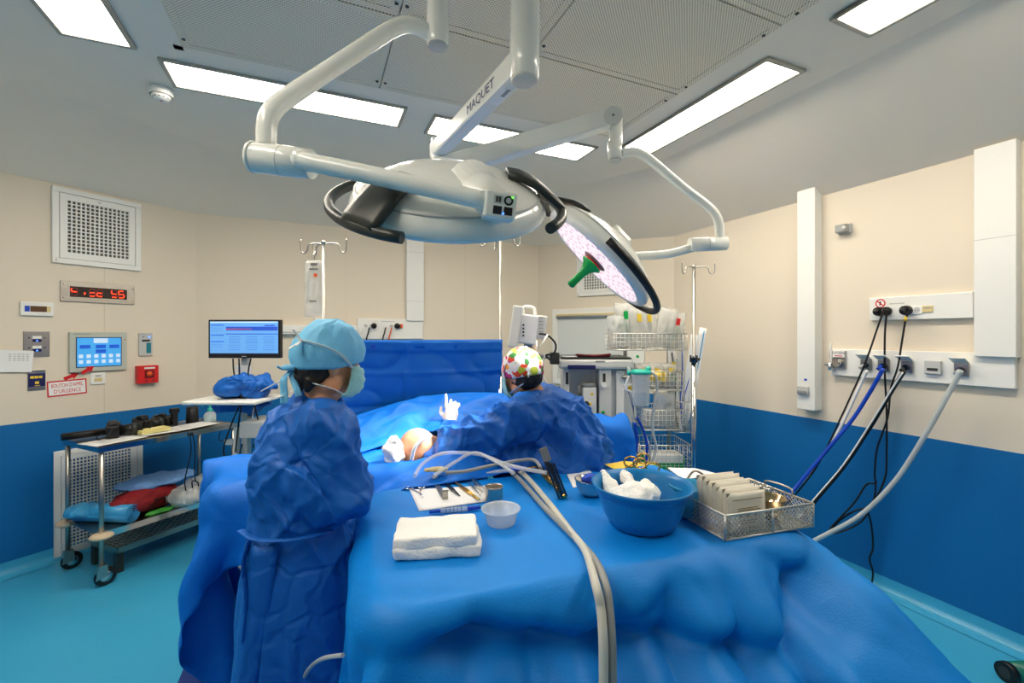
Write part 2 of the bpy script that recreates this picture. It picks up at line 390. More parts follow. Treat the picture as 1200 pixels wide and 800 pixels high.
p = Wz(189, 118, 2.93); o = thing('smoke_detector', 'round white smoke detector on the ceiling slope at left', 'smoke detector', (p.x, p.y, 2.975))
MB().lathe([(0, -.045), (.03, -.045), (.045, -.03), (.047, -.018)], 20).build('sensor_head', 'white', o); MB().lathe([(.055, -.018), (.058, -.008), (.058, .02)], 20).build('base', 'white', o)
s_ = MB()
for k in range(12): a = k*PI/6; s_.box(.0405*math.cos(a), .0405*math.sin(a), -.031, .004, .010, .008, Matrix.Rotation(a, 3, 'Z'))
s_.build('vent_slots', 'dark', o); MB().ball((.0, .0, -.045), .005).build('indicator', 'red', o)
p = W(257, 149, 3.35); o = thing('ceiling_hook', 'tiny metal hook under the ceiling slope', 'hook', p)
MB().cyl((0, 0, .12), (0, 0, 0), .006).lathe([(0.018, .02), (.018, .028)], 10, caps=True).build('stem', 'dsteel', o)
# ------------------------------------------------------------------ wall fixtures
def wrect(wall, x0, y0, x1, y1):
    u0, d0 = wall.hit(x0); u1, d1 = wall.hit(x1); uc = (u0+u1)/2; v = wall.p+wall.u*uc; d = v.x*S_+v.y*C_
    za, zb = CAMH+(HZ-y0)*d/F, CAMH+(HZ-y1)*d/F
    return (v.x, v.y, (za+zb)/2), abs(u1-u0), za-zb
def wthing(name, label, cat, wall, x0, y0, x1, y1, group=None, lift=0):
    p, ww, hh = wrect(wall, x0, y0, x1, y1)
    o = thing(name, label, cat, (p[0]+wall.n.x*lift, p[1]+wall.n.y*lift, p[2]), wall.ang, group); return o, ww, hh
def plate(name, m, o, w, h, t, x=0, z=0, y=0, bevel=.002, **k): return MB().bb(x-w/2, x+w/2, y-t, y, z-h/2, z+h/2).build(name, m, o, bevel=bevel, **k)
def rimbox(mb, w, h, b, y0, y1):
    for q in ((-w/2, w/2, h/2-b, h/2), (-w/2, w/2, -h/2, -h/2+b), (-w/2, -w/2+b, -h/2+b, h/2-b), (w/2-b, w/2, -h/2+b, h/2-b)): mb.bb(q[0], q[1], y0, y1, q[2], q[3])
    return mb
def vent(name, label, wall, rect, nx, nz, m='white', inner=.7, innz=None):
    o, ww, hh = wthing(name, label, 'air vent', wall, *rect); b = .07*ww; innz = innz or inner
    rimbox(MB(), ww, hh, b, -.022, 0).build('frame', m, o, bevel=.003)
    gw, gh = ww*inner, hh*innz
    d = MB(); W2, H2 = ww-2*b-.006, hh-2*b-.006
    for q in ((-W2/2, W2/2, gh/2, H2/2), (-W2/2, W2/2, -H2/2, -gh/2), (-W2/2, -gw/2, -gh/2, gh/2), (gw/2, W2/2, -gh/2, gh/2)): d.bb(q[0], q[1], -.020, -.004, q[2], q[3])
    dr = d.build('door_panel', m, o)
    MB().bb(-gw/2, gw/2, -.003, -.001, -gh/2, gh/2).build('duct_back', mat('duct_grey', (112, 112, 104), .8), o)
    g = MB()
    for i in range(nx+1): x = -gw/2+gw*i/nx; g.bb(x-gw/nx*.15, x+gw/nx*.15, -.017, -.006, -gh/2, gh/2)
    for i in range(nz+1): z = -gh/2+gh*i/nz; g.bb(-gw/2, gw/2, -.019, -.005, z-gh/nz*.13, z+gh/nz*.13)
    g.build('grille', m, o)
    MB().cyl((0, -.024, H2/2-.02), (0, -.018, H2/2-.02), .008).build('screw', 'steel', dr); MB().cyl((-ww/2+b/2, -.026, -hh/2+b/2), (-ww/2+b/2, -.02, -hh/2+b/2), .006).build('screw', 'steel', o)
    return o
vent('wall_vent', 'large white square-grid air vent high on the left wall above the red clock', WL, (60, 229, 164, 313), 14, 14)
vent('low_wall_vent', 'tall white return-air grille low on the wall behind the steel trolley', WL, (62, 520, 166, 640), 18, 26, inner=.7, innz=.82)
vent('angled_wall_vent', 'small white air vent on the far wall behind the lit lamp', WC, (677, 292, 737, 346), 14, 12, inner=.72)
# red digital clock
o, ww, hh = wthing('digital_clock', 'steel framed digital wall clock with red seven-segment digits', 'clock', WL, 70, 332, 157, 355)
plate('bezel', 'steel', o, ww, hh, .012); plate('display', mat('clock_glass', (46, 30, 26), .2), o, ww*.77, hh*.52, .002, y=-.012, z=0)
red = mat('red_led', (255, 50, 20), .4, es=3.5, ecol=(255, 50, 20)); dim = mat('dim_led', (110, 30, 24), .5)
SEG = {'a': (0, 1, 1), 'g': (0, 0, 1), 'd': (0, -1, 1), 'f': (-1, .5, 0), 'b': (1, .5, 0), 'e': (-1, -.5, 0), 'c': (1, -.5, 0)}
sw = hh*.11; shh = hh*.17
for x, lit in ((-.33, 'fg'), (-.10, 'gd'), (.0, 'ged'), (.20, 'fgd'), (.30, 'afgcd')):
    for k, (sx, sz, hor) in SEG.items():
        mb = MB(); cx = x*ww+sx*sw; cz = sz*shh
        if hor: mb.bb(cx-sw*.8, cx+sw*.8, -.0155, -.0142, cz-.003, cz+.003)
        else: mb.bb(cx-.003, cx+.003, -.0155, -.0142, cz-shh*.42, cz+shh*.42)
        mb.build('lit_segment' if k in lit else 'unlit_segment', red if k in lit else dim, o)
MB().bb(-.2*ww-.004, -.2*ww+.004, -.0155, -.0142, -.028*hh*4, -.003).build('colon', red, o)
for sx in (-1, 1):
    for sz in (-1, 1): MB().cyl((sx*ww*.47, -.0145, sz*hh*.32), (sx*ww*.47, -.011, sz*hh*.32), .005).build('screw', 'chrome', o)
# thermostat, switches
o, ww, hh = wthing('thermostat_display', 'small white wall display with blue and brown screen at far left', 'display', WL, 23, 354, 62, 370)
plate('housing', 'white', o, ww, hh, .018, bevel=.004); plate('screen', mat('brown_lcd', (92, 62, 34), .25), o, ww*.5, hh*.42, .002, y=-.018, x=.03*ww)
plate('blue_field', 'royal', o, ww*.15, hh*.42, .002, y=-.018, x=-.31*ww); plate('cream_field', 'tan', o, ww*.13, hh*.42, .002, y=-.018, x=.34*ww)
o, ww, hh = wthing('steel_switch_plate', 'square steel switch plate with small blue lit buttons', 'switch', WL, 27, 388, 58, 418)
plate('plate', 'steel', o, ww, hh, .008)
bl = mat('blue_led', (60, 110, 255), .4, es=4, ecol=(60, 120, 255))
for z in (.14, -.24):
    plate('label_strip', 'white', o, ww*.34, hh*.11, .002, y=-.008, z=(z+.12)*hh); plate('button_row', 'navy', o, ww*.34, hh*.11, .003, y=-.008, z=z*hh); plate('indicator', bl, o, ww*.06, hh*.05, .004, y=-.009, z=z*hh-.002)
    for sx in (-.3, .3): MB().cyl((sx*ww, -.011, (z+.1)*hh), (sx*ww, -.008, (z+.1)*hh), .004).build('screw', 'dsteel', o)
o, ww, hh = wthing('posted_paper', 'white printed paper sheet taped at the left edge of the photo', 'paper', WL, -14, 411, 38, 437, lift=.012)
MB().add([(-ww/2, -.012, hh*.6), (ww/2, -.014, hh*.48), (ww*.46, -.003, -hh*.5), (-ww/2, -.003, -hh*.4)], [(3, 2, 1, 0)]).build('sheet', 'paper', o, solid=.0006)
pr = MB()
for k in range(4):
    for j in range(5): pr.box(-ww*.05+j*ww*.1, -.0145+k*.0009, hh*(.36-.09*k)-.004*j*.3, ww*(.05+.03*random.random()), .0006, .0028)
pr.build('print', mat('grey_ink', (120, 120, 124), .7), o)
o, ww, hh = wthing('navy_switch_panel', 'navy blue wall panel with yellow symbols beside the emergency sign', 'switch', WL, 32, 433, 53, 457)
plate('plate', 'steel', o, ww, hh, .008); plate('field', 'navy', o, ww*.96, hh*.64, .003, y=-.008)
for x, z, a in ((-.28, .14, .2), (-.04, .14, .2), (.2, .14, .2), (0, -.13, .22), (.02, -.27, .3)): plate('symbol', 'yellow', o, ww*a, hh*(.12 if z > -.2 else .03), .0015, y=-.011, x=x*ww, z=z*hh, bevel=0)
# touch panel
o, ww, hh = wthing('touch_panel', 'grey framed wall touch screen with light blue display and icons', 'screen', WL, 80, 389, 147, 434.5)
plate('bezel', mat('greenish_grey_plastic', (186, 190, 178), .4), o, ww, hh, .025, bevel=.004)
plate('display_border', 'navy', o, ww*.80, hh*.76, .002, y=-.025, z=-.01*hh)
scr = plate('display', mat('touch_display_blue', (60, 150, 215), .3, es=.55, ecol=(70, 160, 225)), o, ww*.77, hh*.72, .001, y=-.027, z=-.01*hh)
dk = mat('display_dark_blue', (24, 84, 190), .3, es=.5, ecol=(20, 80, 200)); lt = mat('display_pale', (190, 210, 235), .3, es=.5, ecol=(190, 210, 235))
for x, z in ((-.25, .13), (.02, .13), (.26, .13), (.02, .01)): plate('value_field', dk, o, ww*.18, hh*.09, .001, y=-.028, x=x*ww, z=z*hh)
plate('title_block', lt, o, ww*.25, hh*.12, .001, y=-.028, x=.02*ww, z=.28*hh)
for i in range(6):
    for z in (-.11, -.25): plate('icon', lt, o, ww*.075, hh*.09, .001, y=-.028, x=(-.32+i*.13)*ww, z=z*hh)
plate('status_led', 'red', o, ww*.02, hh*.03, .001, y=-.025, x=.46*ww, z=.3*hh); plate('brand_strip', 'grey', o, ww*.28, hh*.025, .001, y=-.025, x=-.3*ww, z=.45*hh)
o, ww, hh = wthing('wall_socket', 'single white wall socket under the touch screen', 'socket', WL, 105.5, 436, 123, 450)
plate('plate', 'white', o, ww, hh, .01); plate('flap', 'tan', o, ww*.52, hh*.3, .004, y=-.01, z=-.12*hh); plate('label_strip', 'lgrey', o, ww*.4, hh*.2, .001, y=-.01, z=.2*hh)
o, ww, hh = wthing('card_reader', 'slim grey wall controller with teal keys right of the touch screen', 'controller', WL, 162, 390, 177.5, 416.5)
plate('housing', 'lgrey', o, ww, hh, .018, bevel=.003); plate('keys', mat('teal_keypad', (20, 120, 136), .4), o, ww*.36, hh*.46, .002, y=-.018, x=.2*ww, z=-.16*hh); plate('display', 'dark', o, ww*.6, hh*.09, .002, y=-.018, z=.16*hh)
plate('indicator', bl, o, ww*.14, hh*.05, .002, y=-.018, x=.25*ww, z=.32*hh); plate('dot', 'dark', o, ww*.08, hh*.04, .002, y=-.018, x=-.2*ww, z=.32*hh)
o, ww, hh = wthing('fire_call_point', 'red fire alarm call box on the left wall', 'fire alarm', WL, 158, 428, 182.5, 448.5)
plate('box', 'red', o, ww, hh, .05, bevel=.004); plate('recess', mat('dark_red_recess', (120, 14, 18), .4), o, ww*.46, hh*.46, .003, y=-.05, x=.05*ww, z=.02*hh)
MB().lathe([(0, -.007), (.018, -.006), (.02, 0)], 16).build('button', 'orange', o, loc=(.04*ww, -.053, .03*hh)).rotation_euler = (-PI/2, 0, 0)
plate('text_strip', 'white', o, ww*.52, hh*.09, .002, y=-.05, x=.05*ww, z=.36*hh)
for sx in (-.1, .22): MB().cyl((sx*ww, -.053, -.36*hh), (sx*ww, -.049, -.36*hh), .006).build('lock', 'dark', o)
o, ww, hh = wthing('emergency_sign', 'white sign with red border reading bouton d\'appel d\'urgence', 'sign', WL, 55, 445, 101.5, 463)
plate('border', 'red', o, ww, hh, .002, bevel=0); plate('face', 'paper', o, ww*.93, hh*.83, .001, y=-.002, bevel=0); o.rotation_euler.y = math.radians(-2)
text("BOUTON D'APPEL", hh*.34, 'red', o, (0, -.0036, hh*.17), sx=.56); text("D'URGENCE", hh*.36, 'red', o, (0, -.0036, -hh*.2), sx=.68)
for (x0, y0, x1, y1, lab) in ((75, 444, 92.5, 437, 'red arrow sticker above the emergency sign'), (94, 437, 108.5, 428.5, 'red arrow sticker pointing at the touch screen corner')):
    a, b = WL.pt(x0, y0, .002), WL.pt(x1, y1, .002); L = (b-a).length; u = (b-a).normalized()
    o = MB().prism([(0, -.012), (L*.55, -.012), (L*.5, -.028), (L, 0), (L*.5, .028), (L*.55, .012), (0, .012)], -.002).build('arrow_sticker', 'red')
    if x0 == 94: o.data.transform(Matrix.Translation((0, -.027, 0)))
    o.location = a; o.rotation_euler = (0, -math.atan2(b.z-a.z, Vector((b.x-a.x, b.y-a.y)).length), WL.ang); tag(o, lab, 'arrow', 'red arrow stickers')
# ---- back wall
o, ww, hh = wthing('cable_duct', 'white vertical cable duct on the back wall beneath the big lamp', 'cable duct', WB, 475.5, 262, 495.5, 376)
plate('cover', 'white', o, ww, hh, .05, bevel=.003)
for z in (-.3, .2): plate('cover_joint', 'lgrey', o, ww*.99, .003, .0505, z=z*hh, bevel=0)
def socket(o, x, z, m='white', s=1, y=-.03):
    e = MB().bb(x-.03*s, x+.03*s, y-.006, y, z-.03*s, z+.03*s).build('socket', m, o, bevel=.003)
    MB().cyl((x, y-.0065, z), (x, y-.0045, z), .02*s, n=18).build('socket_well', 'lgrey', e)
    for q in (-.008, .008): MB().cyl((x+q*s, y-.0072, z), (x+q*s, y-.006, z), .0028*s, n=8).build('pin_hole', 'dark', e)
    return e
def plug(o, x, z, y=-.036, m='black', s=1):
    p = MB().cyl((x, y, z), (x, y-.022*s, z), .022*s, .02*s, 16).cyl((x, y-.022*s, z), (x, y-.04*s, z-.008*s), .015*s, .008*s, 12).build('plug', m, o); return p
o, ww, hh = wthing('socket_panel', 'white socket panel on the back wall just above the blue screen drape', 'socket panel', WB, 418.5, 373.5, 495, 397)
plate('panel', 'white', o, ww, hh, .03, bevel=.003)
for x in (-.38, -.30, .0, .09, .155): socket(o, x*ww, .03, s=.8)
plug(o, -.26*ww, .03, s=1.3); plug(o, .09*ww, .03, s=1.3); plate('orange_plug', 'orange', o, .022, .04, .03, x=.155*ww, z=.03, y=-.03)
plate('print_strip', 'lgrey', o, ww*.2, .008, .0305, z=.36*hh, x=-.05*ww, bevel=0)
for px, m, nm, lab in ((433, 'black', 'power_cord', 'left black cord hanging from the back wall sockets'), (452, 'black', 'power_cord', 'right black cord hanging from the back wall sockets'), (459, 'orange', 'power_cord', 'orange cord hanging from the back wall sockets'), (424.5, 'white', 'power_cord', 'white cord hanging from the back wall sockets')):
    pts = [WB.pt(px, 383.5, .06), WB.pt(px-1.5, 390, .07), WB.pt(px-4, 405, .06), WB.pt(px-5, 470, .05)]
    tag(MB().tube(spline(pts), .007).build(nm, m), lab, 'cord', 'back wall cords')
o, ww, hh = wthing('cable_trunking', 'white horizontal cable trunking rail on the back wall', 'trunking', WB, 322, 381, 418, 391.5)
plate('rail', 'white', o, ww, hh, .06, bevel=.006); plate('groove', 'lgrey', o, ww, .012, .061, z=-hh*.28, bevel=0)
# ---- angled wall: blind window
o, ww, hh = wthing('window_1', 'pale roller blind window on the angled wall', None, WC, 649, 361, 742, 452); o['kind'] = 'structure'
rimbox(MB(), ww, hh, .06, -.03, 0).build('window_frame', 'white', o, bevel=.004)
MB().bb(-ww/2+.06, ww/2-.06, -.012, -.008, -hh/2+.06, hh/2-.06).build('blind', mat('pale_blind', (212, 216, 214), .6, var=.02), o)
MB().cyl((-ww/2+.06, -.03, hh/2-.085), (ww/2-.06, -.03, hh/2-.085), .022).build('blind_roller', 'grey', o)
plate('blind_bar', 'tan', o, ww-.12, .02, .03, z=hh/2-.07, y=-.02)
o, ww, hh = wthing('small_socket_box', 'small white outlet with green dot behind the wire rack', 'socket', WC, 741, 409, 756, 426)
plate('box', 'white', o, ww, hh, .03); MB().cyl((0, -.034, 0), (0, -.03, 0), .016).build('green_dot', 'green', o)
# ---- right wall
o, ww, hh = wthing('narrow_cable_duct', 'narrow white vertical duct on the right wall with a small switch at its foot', 'cable duct', WR, 943, 221, 964, 479)
plate('cover', 'white', o, ww, hh, .085, bevel=.004)
plate('isolator_switch', 'lgrey', o, ww*.62, .06, .02, y=-.085, z=-hh*.415, x=-.1*ww); plate('switch_rocker', 'grey', o, ww*.5, .02, .01, y=-.105, z=-hh*.42, x=-.1*ww); plate('blue_tag', 'royal', o, ww*.16, .014, .003, y=-.085, z=-hh*.365)
o, ww, hh = wthing('wide_cable_duct', 'wide white vertical duct at the right edge of the photo', 'cable duct', WR, 1147, 171, 1197, 418)
plate('cover', 'white', o, ww, hh, .055, bevel=.004); plate('cover_joint', 'lgrey', o, ww*.995, .003, .0555, z=.06*hh, bevel=0)
o, ww, hh = wthing('wall_sensor', 'small grey wall sensor between the two right ducts', 'sensor', WR, 983.5, 263, 999, 274)
plate('base', 'lgrey', o, ww, hh, .02, bevel=.004); plate('body', 'grey', o, ww*.8, hh*.85, .05, y=-.015, bevel=.006); MB().ball((ww*.3, -.066, 0), .010).build('lens', 'white', o)
o, ww, hh = wthing('upper_socket_panel', 'upper white panel on right wall with black plugs and no-phone sticker', 'socket panel', WR, 1022, 346, 1143.5, 374)
plate('panel', 'white', o, ww, hh, .03, bevel=.003)
UP = {}
z0 = -.12*hh
for nm, x in (('a', -.375), ('b', -.295), ('c', -.09), ('d', .005)): socket(o, x*ww, z0, s=.85); UP[nm] = x*ww
plug(o, UP['a'], z0, s=1.3); plug(o, UP['b'], z0, s=1.25); plug(o, UP['c'], z0, s=1.35)
plate('cream_module', 'tan', o, ww*.10, hh*.28, .006, y=-.03, x=.105*ww, z=z0+.004); plate('module_print', 'grey', o, ww*.07, hh*.05, .001, y=-.036, x=.105*ww, z=z0+.01)
st = MB().cyl((-.375*ww, -.031, .24*hh), (-.375*ww, -.030, .24*hh), .028, n=24).build('warning_sticker', 'red', o)
MB().cyl((-.375*ww, -.0318, .24*hh), (-.375*ww, -.031, .24*hh), .021, n=24).build('sticker_face', 'paper', st)
MB().box(-.375*ww, -.0322, .24*hh, .046, .0005, .006, Matrix.Rotation(math.radians(40), 3, 'Y')).build('ban_bar', 'red', st); plate('phone_symbol', 'dark', st, .01, .024, .0003, y=-.0318, x=-.375*ww, z=.24*hh, bevel=0)
plate('sticker_caption', 'orange', st, .05, .007, .001, y=-.030, x=-.375*ww, z=.24*hh-.031, bevel=0)
plate('print_strip', 'lgrey', o, ww*.16, .006, .001, y=-.03, x=-.2*ww, z=.2*hh, bevel=0)
panel_up = (o, ww, hh, z0)
o, ww, hh = wthing('gas_outlet_panel', 'lower white medical gas panel on the right wall with hoses', 'gas panel', WR, 977, 411, 1193, 446)
plate('panel', 'white', o, ww, hh, .03, bevel=.003)
def gas(x, cap, m='lgrey'):
    b = plate('gas_outlet', 'steel', o, .062, .07, .014, x=x, y=-.03, z=-.005, bevel=.003)
    MB().cyl((x, -.044, -.008), (x, -.062, -.008), .018, .016, 16).build('outlet_ring', 'dsteel', b)
    if cap:
        f = MB(); f.M = Matrix.Translation((x, -.04, .032)) @ Matrix.Rotation(math.radians(-28), 4, 'X'); f.bb(-.034, .034, -.062, 0, -.002, .002); f.build('flap', 'white', b)
        if cap != 'plain':
            g = MB(); g.M = f.M; g.bb(-.022, .022, -.05, -.016, .002, .003); g.build('flap_label', cap, b)
    MB().cyl((x, -.062, -.008), (x-.004, -.095, -.025), .011, .009, 12).build('hose_connector', m, b)
gx = {}
for nm, px, cap, mm in (('w', 1019, 'plain', 'lgrey'), ('bl', 1040, 'royal', 'royal'), ('bk', 1067, 'plain', 'dsteel'), ('v', 1131, 'yellow', 'clear')):
    u, d = WR.hit(px); gx[nm] = u; c = WR.p+WR.u*u; lx = (c-Vector(o.location[:2])).dot(WR.u); gas(lx, cap, mm)
u, d = WR.hit(1098); lx = (WR.p+WR.u*u-Vector(o.location[:2])).dot(WR.u)
b = plate('closed_outlet', 'lgrey', o, .075, .075, .02, x=lx, y=-.03, bevel=.003); plate('outlet_label', 'dark', b, .05, .016, .001, y=-.05, x=lx, z=-.012)
u, d = WR.hit(987.5); lx = (WR.p+WR.u*u-Vector(o.location[:2])).dot(WR.u)
b = plate('oxygen_outlet', 'steel', o, .085, .12, .014, x=lx, y=-.03, z=.02, bevel=.003); plate('oxygen_label', 'paper', b, .075, .04, .001, y=-.044, x=lx, z=.055, bevel=0)
text('OXYGENE', .017, 'black', b, (lx, -.0455, .062)); plate('red_line', 'red', b, .05, .006, .0006, y=-.045, x=lx, z=.044, bevel=0)
MB().cyl((lx, -.044, -.005), (lx, -.075, -.005), .026, .022, 18).build('valve_knob', 'chrome', b); MB().cyl((lx-.03, -.06, -.01), (lx-.075, -.06, -.02), .011).cyl((lx-.045, -.06, -.012), (lx-.045, -.06, -.055), .012).build('flow_tap', 'chrome', b)
MB().cyl((lx-.05, -.05, -.01), (lx-.05, -.05, .13), .009).build('flow_tube', 'clear', b)
# cords and hoses falling from the right wall (offset from the wall grows towards the table)
def hang(name, label, cat, m, r, pts, group=None):
    P = [WR.pt(x, y, off) for x, y, off in pts]
    return tag(MB().tube(spline(P, 8), r, 8).build(name, m), label, cat, group)
hang('power_cord', 'thin black cord from the leftmost upper plug running down to the table', 'cord', 'black', .0055, [(1036, 362, .09), (1028, 385, .10), (1012, 430, .11), (985, 490, .14), (958, 545, .22), (930, 582, .32), (905, 612, .42)], 'black wall cords')
hang('power_cord', 'black cord hanging straight down from the second upper plug', 'cord', 'black', .0055, [(1040, 362, .09), (1037, 390, .08), (1037, 440, .06), (1039, 480, .05), (1039, 530, .05), (1037, 560, .06), (1022, 590, .1), (1000, 612, .14), (975, 621, .18), (990, 605, .14), (1012, 596, .1), (1020, 610, .07), (1023, 640, .05), (1019, 655, .05), (1023, 671, .05), (1020, 690, .05)], 'black wall cords')
CT = hang('power_cord', 'black cord from the third upper plug with a looped tangle near the table', 'cord', 'black', .0055, [(1068, 362, .09), (1062, 372, .09), (1057, 400, .08), (1052, 430, .08), (1044, 455, .07), (1040, 490, .06), (1028, 525, .06), (1025, 555, .06), (1026, 566, .06), (1015, 568, .07), (1000, 590, .12), (972, 621, .2), (985, 623, .18), (1010, 610, .1), (1024, 585, .07), (1026, 562, .06)], 'black wall cords')
MB().cyl(WR.pt(1062, 371, .092), WR.pt(1060.5, 376, .09), .0085).build('cord_tag', 'yellow', CT)
hang('gas_hose', 'white gas hose from the leftmost flap outlet', 'hose', 'white', .0095, [(1016, 434, .13), (1004, 460, .12), (985, 500, .14), (960, 540, .2), (925, 580, .34), (900, 605, .42)], 'gas hoses')
hang('gas_hose', 'bright blue gas hose running from the wall panel to the table', 'hose', 'royal', .0115, [(1035, 432, .13), (1022, 455, .12), (1000, 490, .14), (975, 520, .2), (940, 562, .3), (925, 580, .36), (900, 610, .44)], 'gas hoses')
BH = hang('gas_hose', 'thick black gas hose with white stripe from the wall panel', 'hose', 'black', .012, [(1060, 434, .13), (1045, 458, .12), (1020, 500, .13), (990, 545, .18), (955, 587, .28), (925, 625, .38)], 'gas hoses')
ST = hang('hose_stripe', 'thin white stripe', None, 'white', .005, [(1058, 436, .142), (1043, 459, .132), (1017, 501, .142), (987, 546, .192), (952, 587, .292), (922, 624, .392)])
ST.parent = BH
hang('vacuum_hose', 'translucent white vacuum hose from the yellow-labelled outlet', 'hose', 'frost', .0135, [(1126, 434, .13), (1112, 460, .12), (1085, 508, .12), (1050, 562, .14), (1010, 602, .2), (970, 625, .28), (930, 645, .36)])
# floor bits
p = Wz(1188, 786, .05); o = thing('floor_cylinder', 'teal cylinder with black rim on the floor at the bottom right corner', 'cylinder', (p.x, p.y, .045), math.radians(-20))
MB().cyl((-.02, 0, 0), (.22, 0, 0), .042, n=20).build('body', mat('teal_paint', (10, 110, 96), .35), o); MB().cyl((-.045, 0, 0), (-.018, 0, 0), .045, n=20).build('rim', 'black', o)
MB().cyl((-.047, 0, 0), (-.044, 0, 0), .025, n=16).build('end_cap', 'dark', o)
# ------------------------------------------------------------------ surgical lamps
def c3(r, d, z): x, y = c2r(r, d); return Vector((x, y, z))
def frame(loc, z, xh):
    z = z.normalized(); x = (xh-z*xh.dot(z)).normalized(); y = z.cross(x)
    return Matrix(((x.x, y.x, z.x, loc.x), (x.y, y.y, z.y, loc.y), (x.z, y.z, z.z, loc.z), (0, 0, 0, 1)))
led = mat('led_face', (120, 110, 116), .3, es=.88, ecol=(255, 240, 250)); ledoff = mat('led_face_unlit', (232, 226, 228), .2)
leddot = mat('led_lens', (120, 90, 108), .2, es=.62, ecol=(240, 206, 230))
def lamp_head(root, Mx, R, arcs, lit):
    s = R/.33
    h = MB().lathe([(r*s, z*s) for r, z in ((.001, .10), (.09, .098), (.17, .085), (.23, .062), (.285, .034), (.297, .026), (.318, .0), (.33, -.03), (.322, -.05), (.30, -.06), (.285, -.056))], 64).build('lamp_head', 'lampwhite', root)
    h.matrix_local = Mx
    MB().lathe([(.001, -.054*s), (.286*s, -.054*s)], 48).build('light_face', led if lit else ledoff, h)
    dots = MB()
    for rr in (.10, .135, .17, .205, .24, .268):
        n = int(rr*90)
        for k in range(n):
            a = 2*PI*k/n+rr*7; dots.lathe
            x, y = rr*s*math.cos(a), rr*s*math.sin(a); dots.cyl((x, y, -.0545*s), (x, y, -.056*s), .009, n=6)
    dots.build('led_lenses', leddot, h)['kind'] = 'stuff'
    MB().lathe([(.001, -.062*s), (.06*s, -.062*s), (.07*s, -.054*s)], 28).build('centre_hub', mat('hub_tint', (150, 110, 112), .3), h)
    MB().lathe([(.05, -.064), (.052, -.07), (.045, -.078)], 24).build('hub_ring', 'red', h)
    if lit: MB().lathe([(.055, -.072), (.056, -.078), (.04, -.09), (.024, -.115), (.019, -.14), (.019, -.20), (.021, -.212), (.014, -.222), (.001, -.224)], 24).build('sterile_handle', 'green', h)
    ring_ = MB().lathe([(.302*s, .0225*s), (.308*s, .0215*s), (.306*s, .0165*s)], 64).build('seam_ring', 'lgrey', h)
    for a0, a1, ab in arcs:
        pts = [(math.cos(math.radians(a))*.385*s, math.sin(math.radians(a))*.385*s, -.022) for a in np.linspace(a0, a1, 26)]
        MB().tube(pts, .0165, 10).build('rail_handle', 'black' if lit else 'dark', h)
        a = math.radians(ab); st = MB(); st.M = Matrix.Rotation(a, 4, 'Z'); P = []
        for rr, z, wd in ((.19, .082, .045), (.235, .075, .055), (.285, .055, .062), (.33, .025, .066), (.37, -.005, .066), (.39, -.022, .06)):
            P.append([(rr*s, y, z*s+(.0 if abs(y) > .9*wd else .007)) for y in np.linspace(-wd, wd, 7)])
        st.grid(P); st.build('handle_bracket', 'dark', h, solid=.016)
    return h
# lamp A: seen from its back, dark face away from the camera
A = thing('surgical_lamp', 'large round surgical lamp turned away on a bent white tube arm', 'surgical lamp', (0, 0, 0))
col = W(513, 20, 1.52)
MB().lathe([(.036, CZ-.002), (.036, 2.66)], 24).build('ceiling_tube', 'lampwhite', A, loc=(col.x, col.y, 0))
MB().lathe([(.10, CZ-.016), (.10, CZ-.045), (.07, CZ-.06), (.036, CZ-.07)], 28, caps=True).build('ceiling_flange', 'lampwhite', A, loc=(col.x, col.y, 0))
zb = W(513, 55, 1.52).z
j = MB().lathe([(.034, zb+.004), (.037, zb+.012), (.037, zb+.115), (.036, zb+.13)], 24).build('pivot_sleeve', 'lampwhite', A, loc=(col.x, col.y, 0))
MB().lathe([(.001, zb), (.033, zb), (.034, zb+.006)], 24).build('sleeve_cap', 'lgrey', j)
tb = [W(507, 41, 1.52), W(490, 32, 1.50), W(475, 29, 1.47), W(460, 34, 1.44), W(440, 46, 1.41), W(380, 86, 1.32), W(335, 116, 1.24), W(320, 129, 1.21), W(313, 145, 1.2), W(312, 172, 1.2)]
MB().tube(spline(tb, 6), .0255, 16).build('bent_tube', 'lampwhite', A)
a, b = W(296, 184, 1.2), W(368, 193, 1.19); u = (b-a).normalized()
bx = MB().tube([a, a+u*.006, a+u*.012, a+u*.085, a+u*.165], [.030, .0385, .039, .04, .037], 24).build('elbow_joint', 'lampwhite', A)
MB().tube([a+u*.083, a+u*.0855], .0405, 24).build('joint_seam', 'lgrey', bx); MB().tube([a+u*.0, a+u*.008], .041, 24).build('joint_cap', 'lampwhite', bx)
MB().tube(spline([W(352, 187, 1.17), W(366, 191, 1.165), W(430, 204, 1.16), W(572, 236, 1.15)], 6), [.020]+[.0235]*17+[.0235], 18).build('lower_arm', 'lampwhite', A)
MB().ball(W(352, 187, 1.17), .026).build('arm_knuckle', 'lampwhite', A)
c1 = W(527, 229, 1.44); nb = c3(.08, -.52, .85)
MA = frame(c1, nb, c3(1, 0, -.02)); hA = lamp_head(A, MA, .31, ((135, 258, 236), (-30, 85, 8)), False)
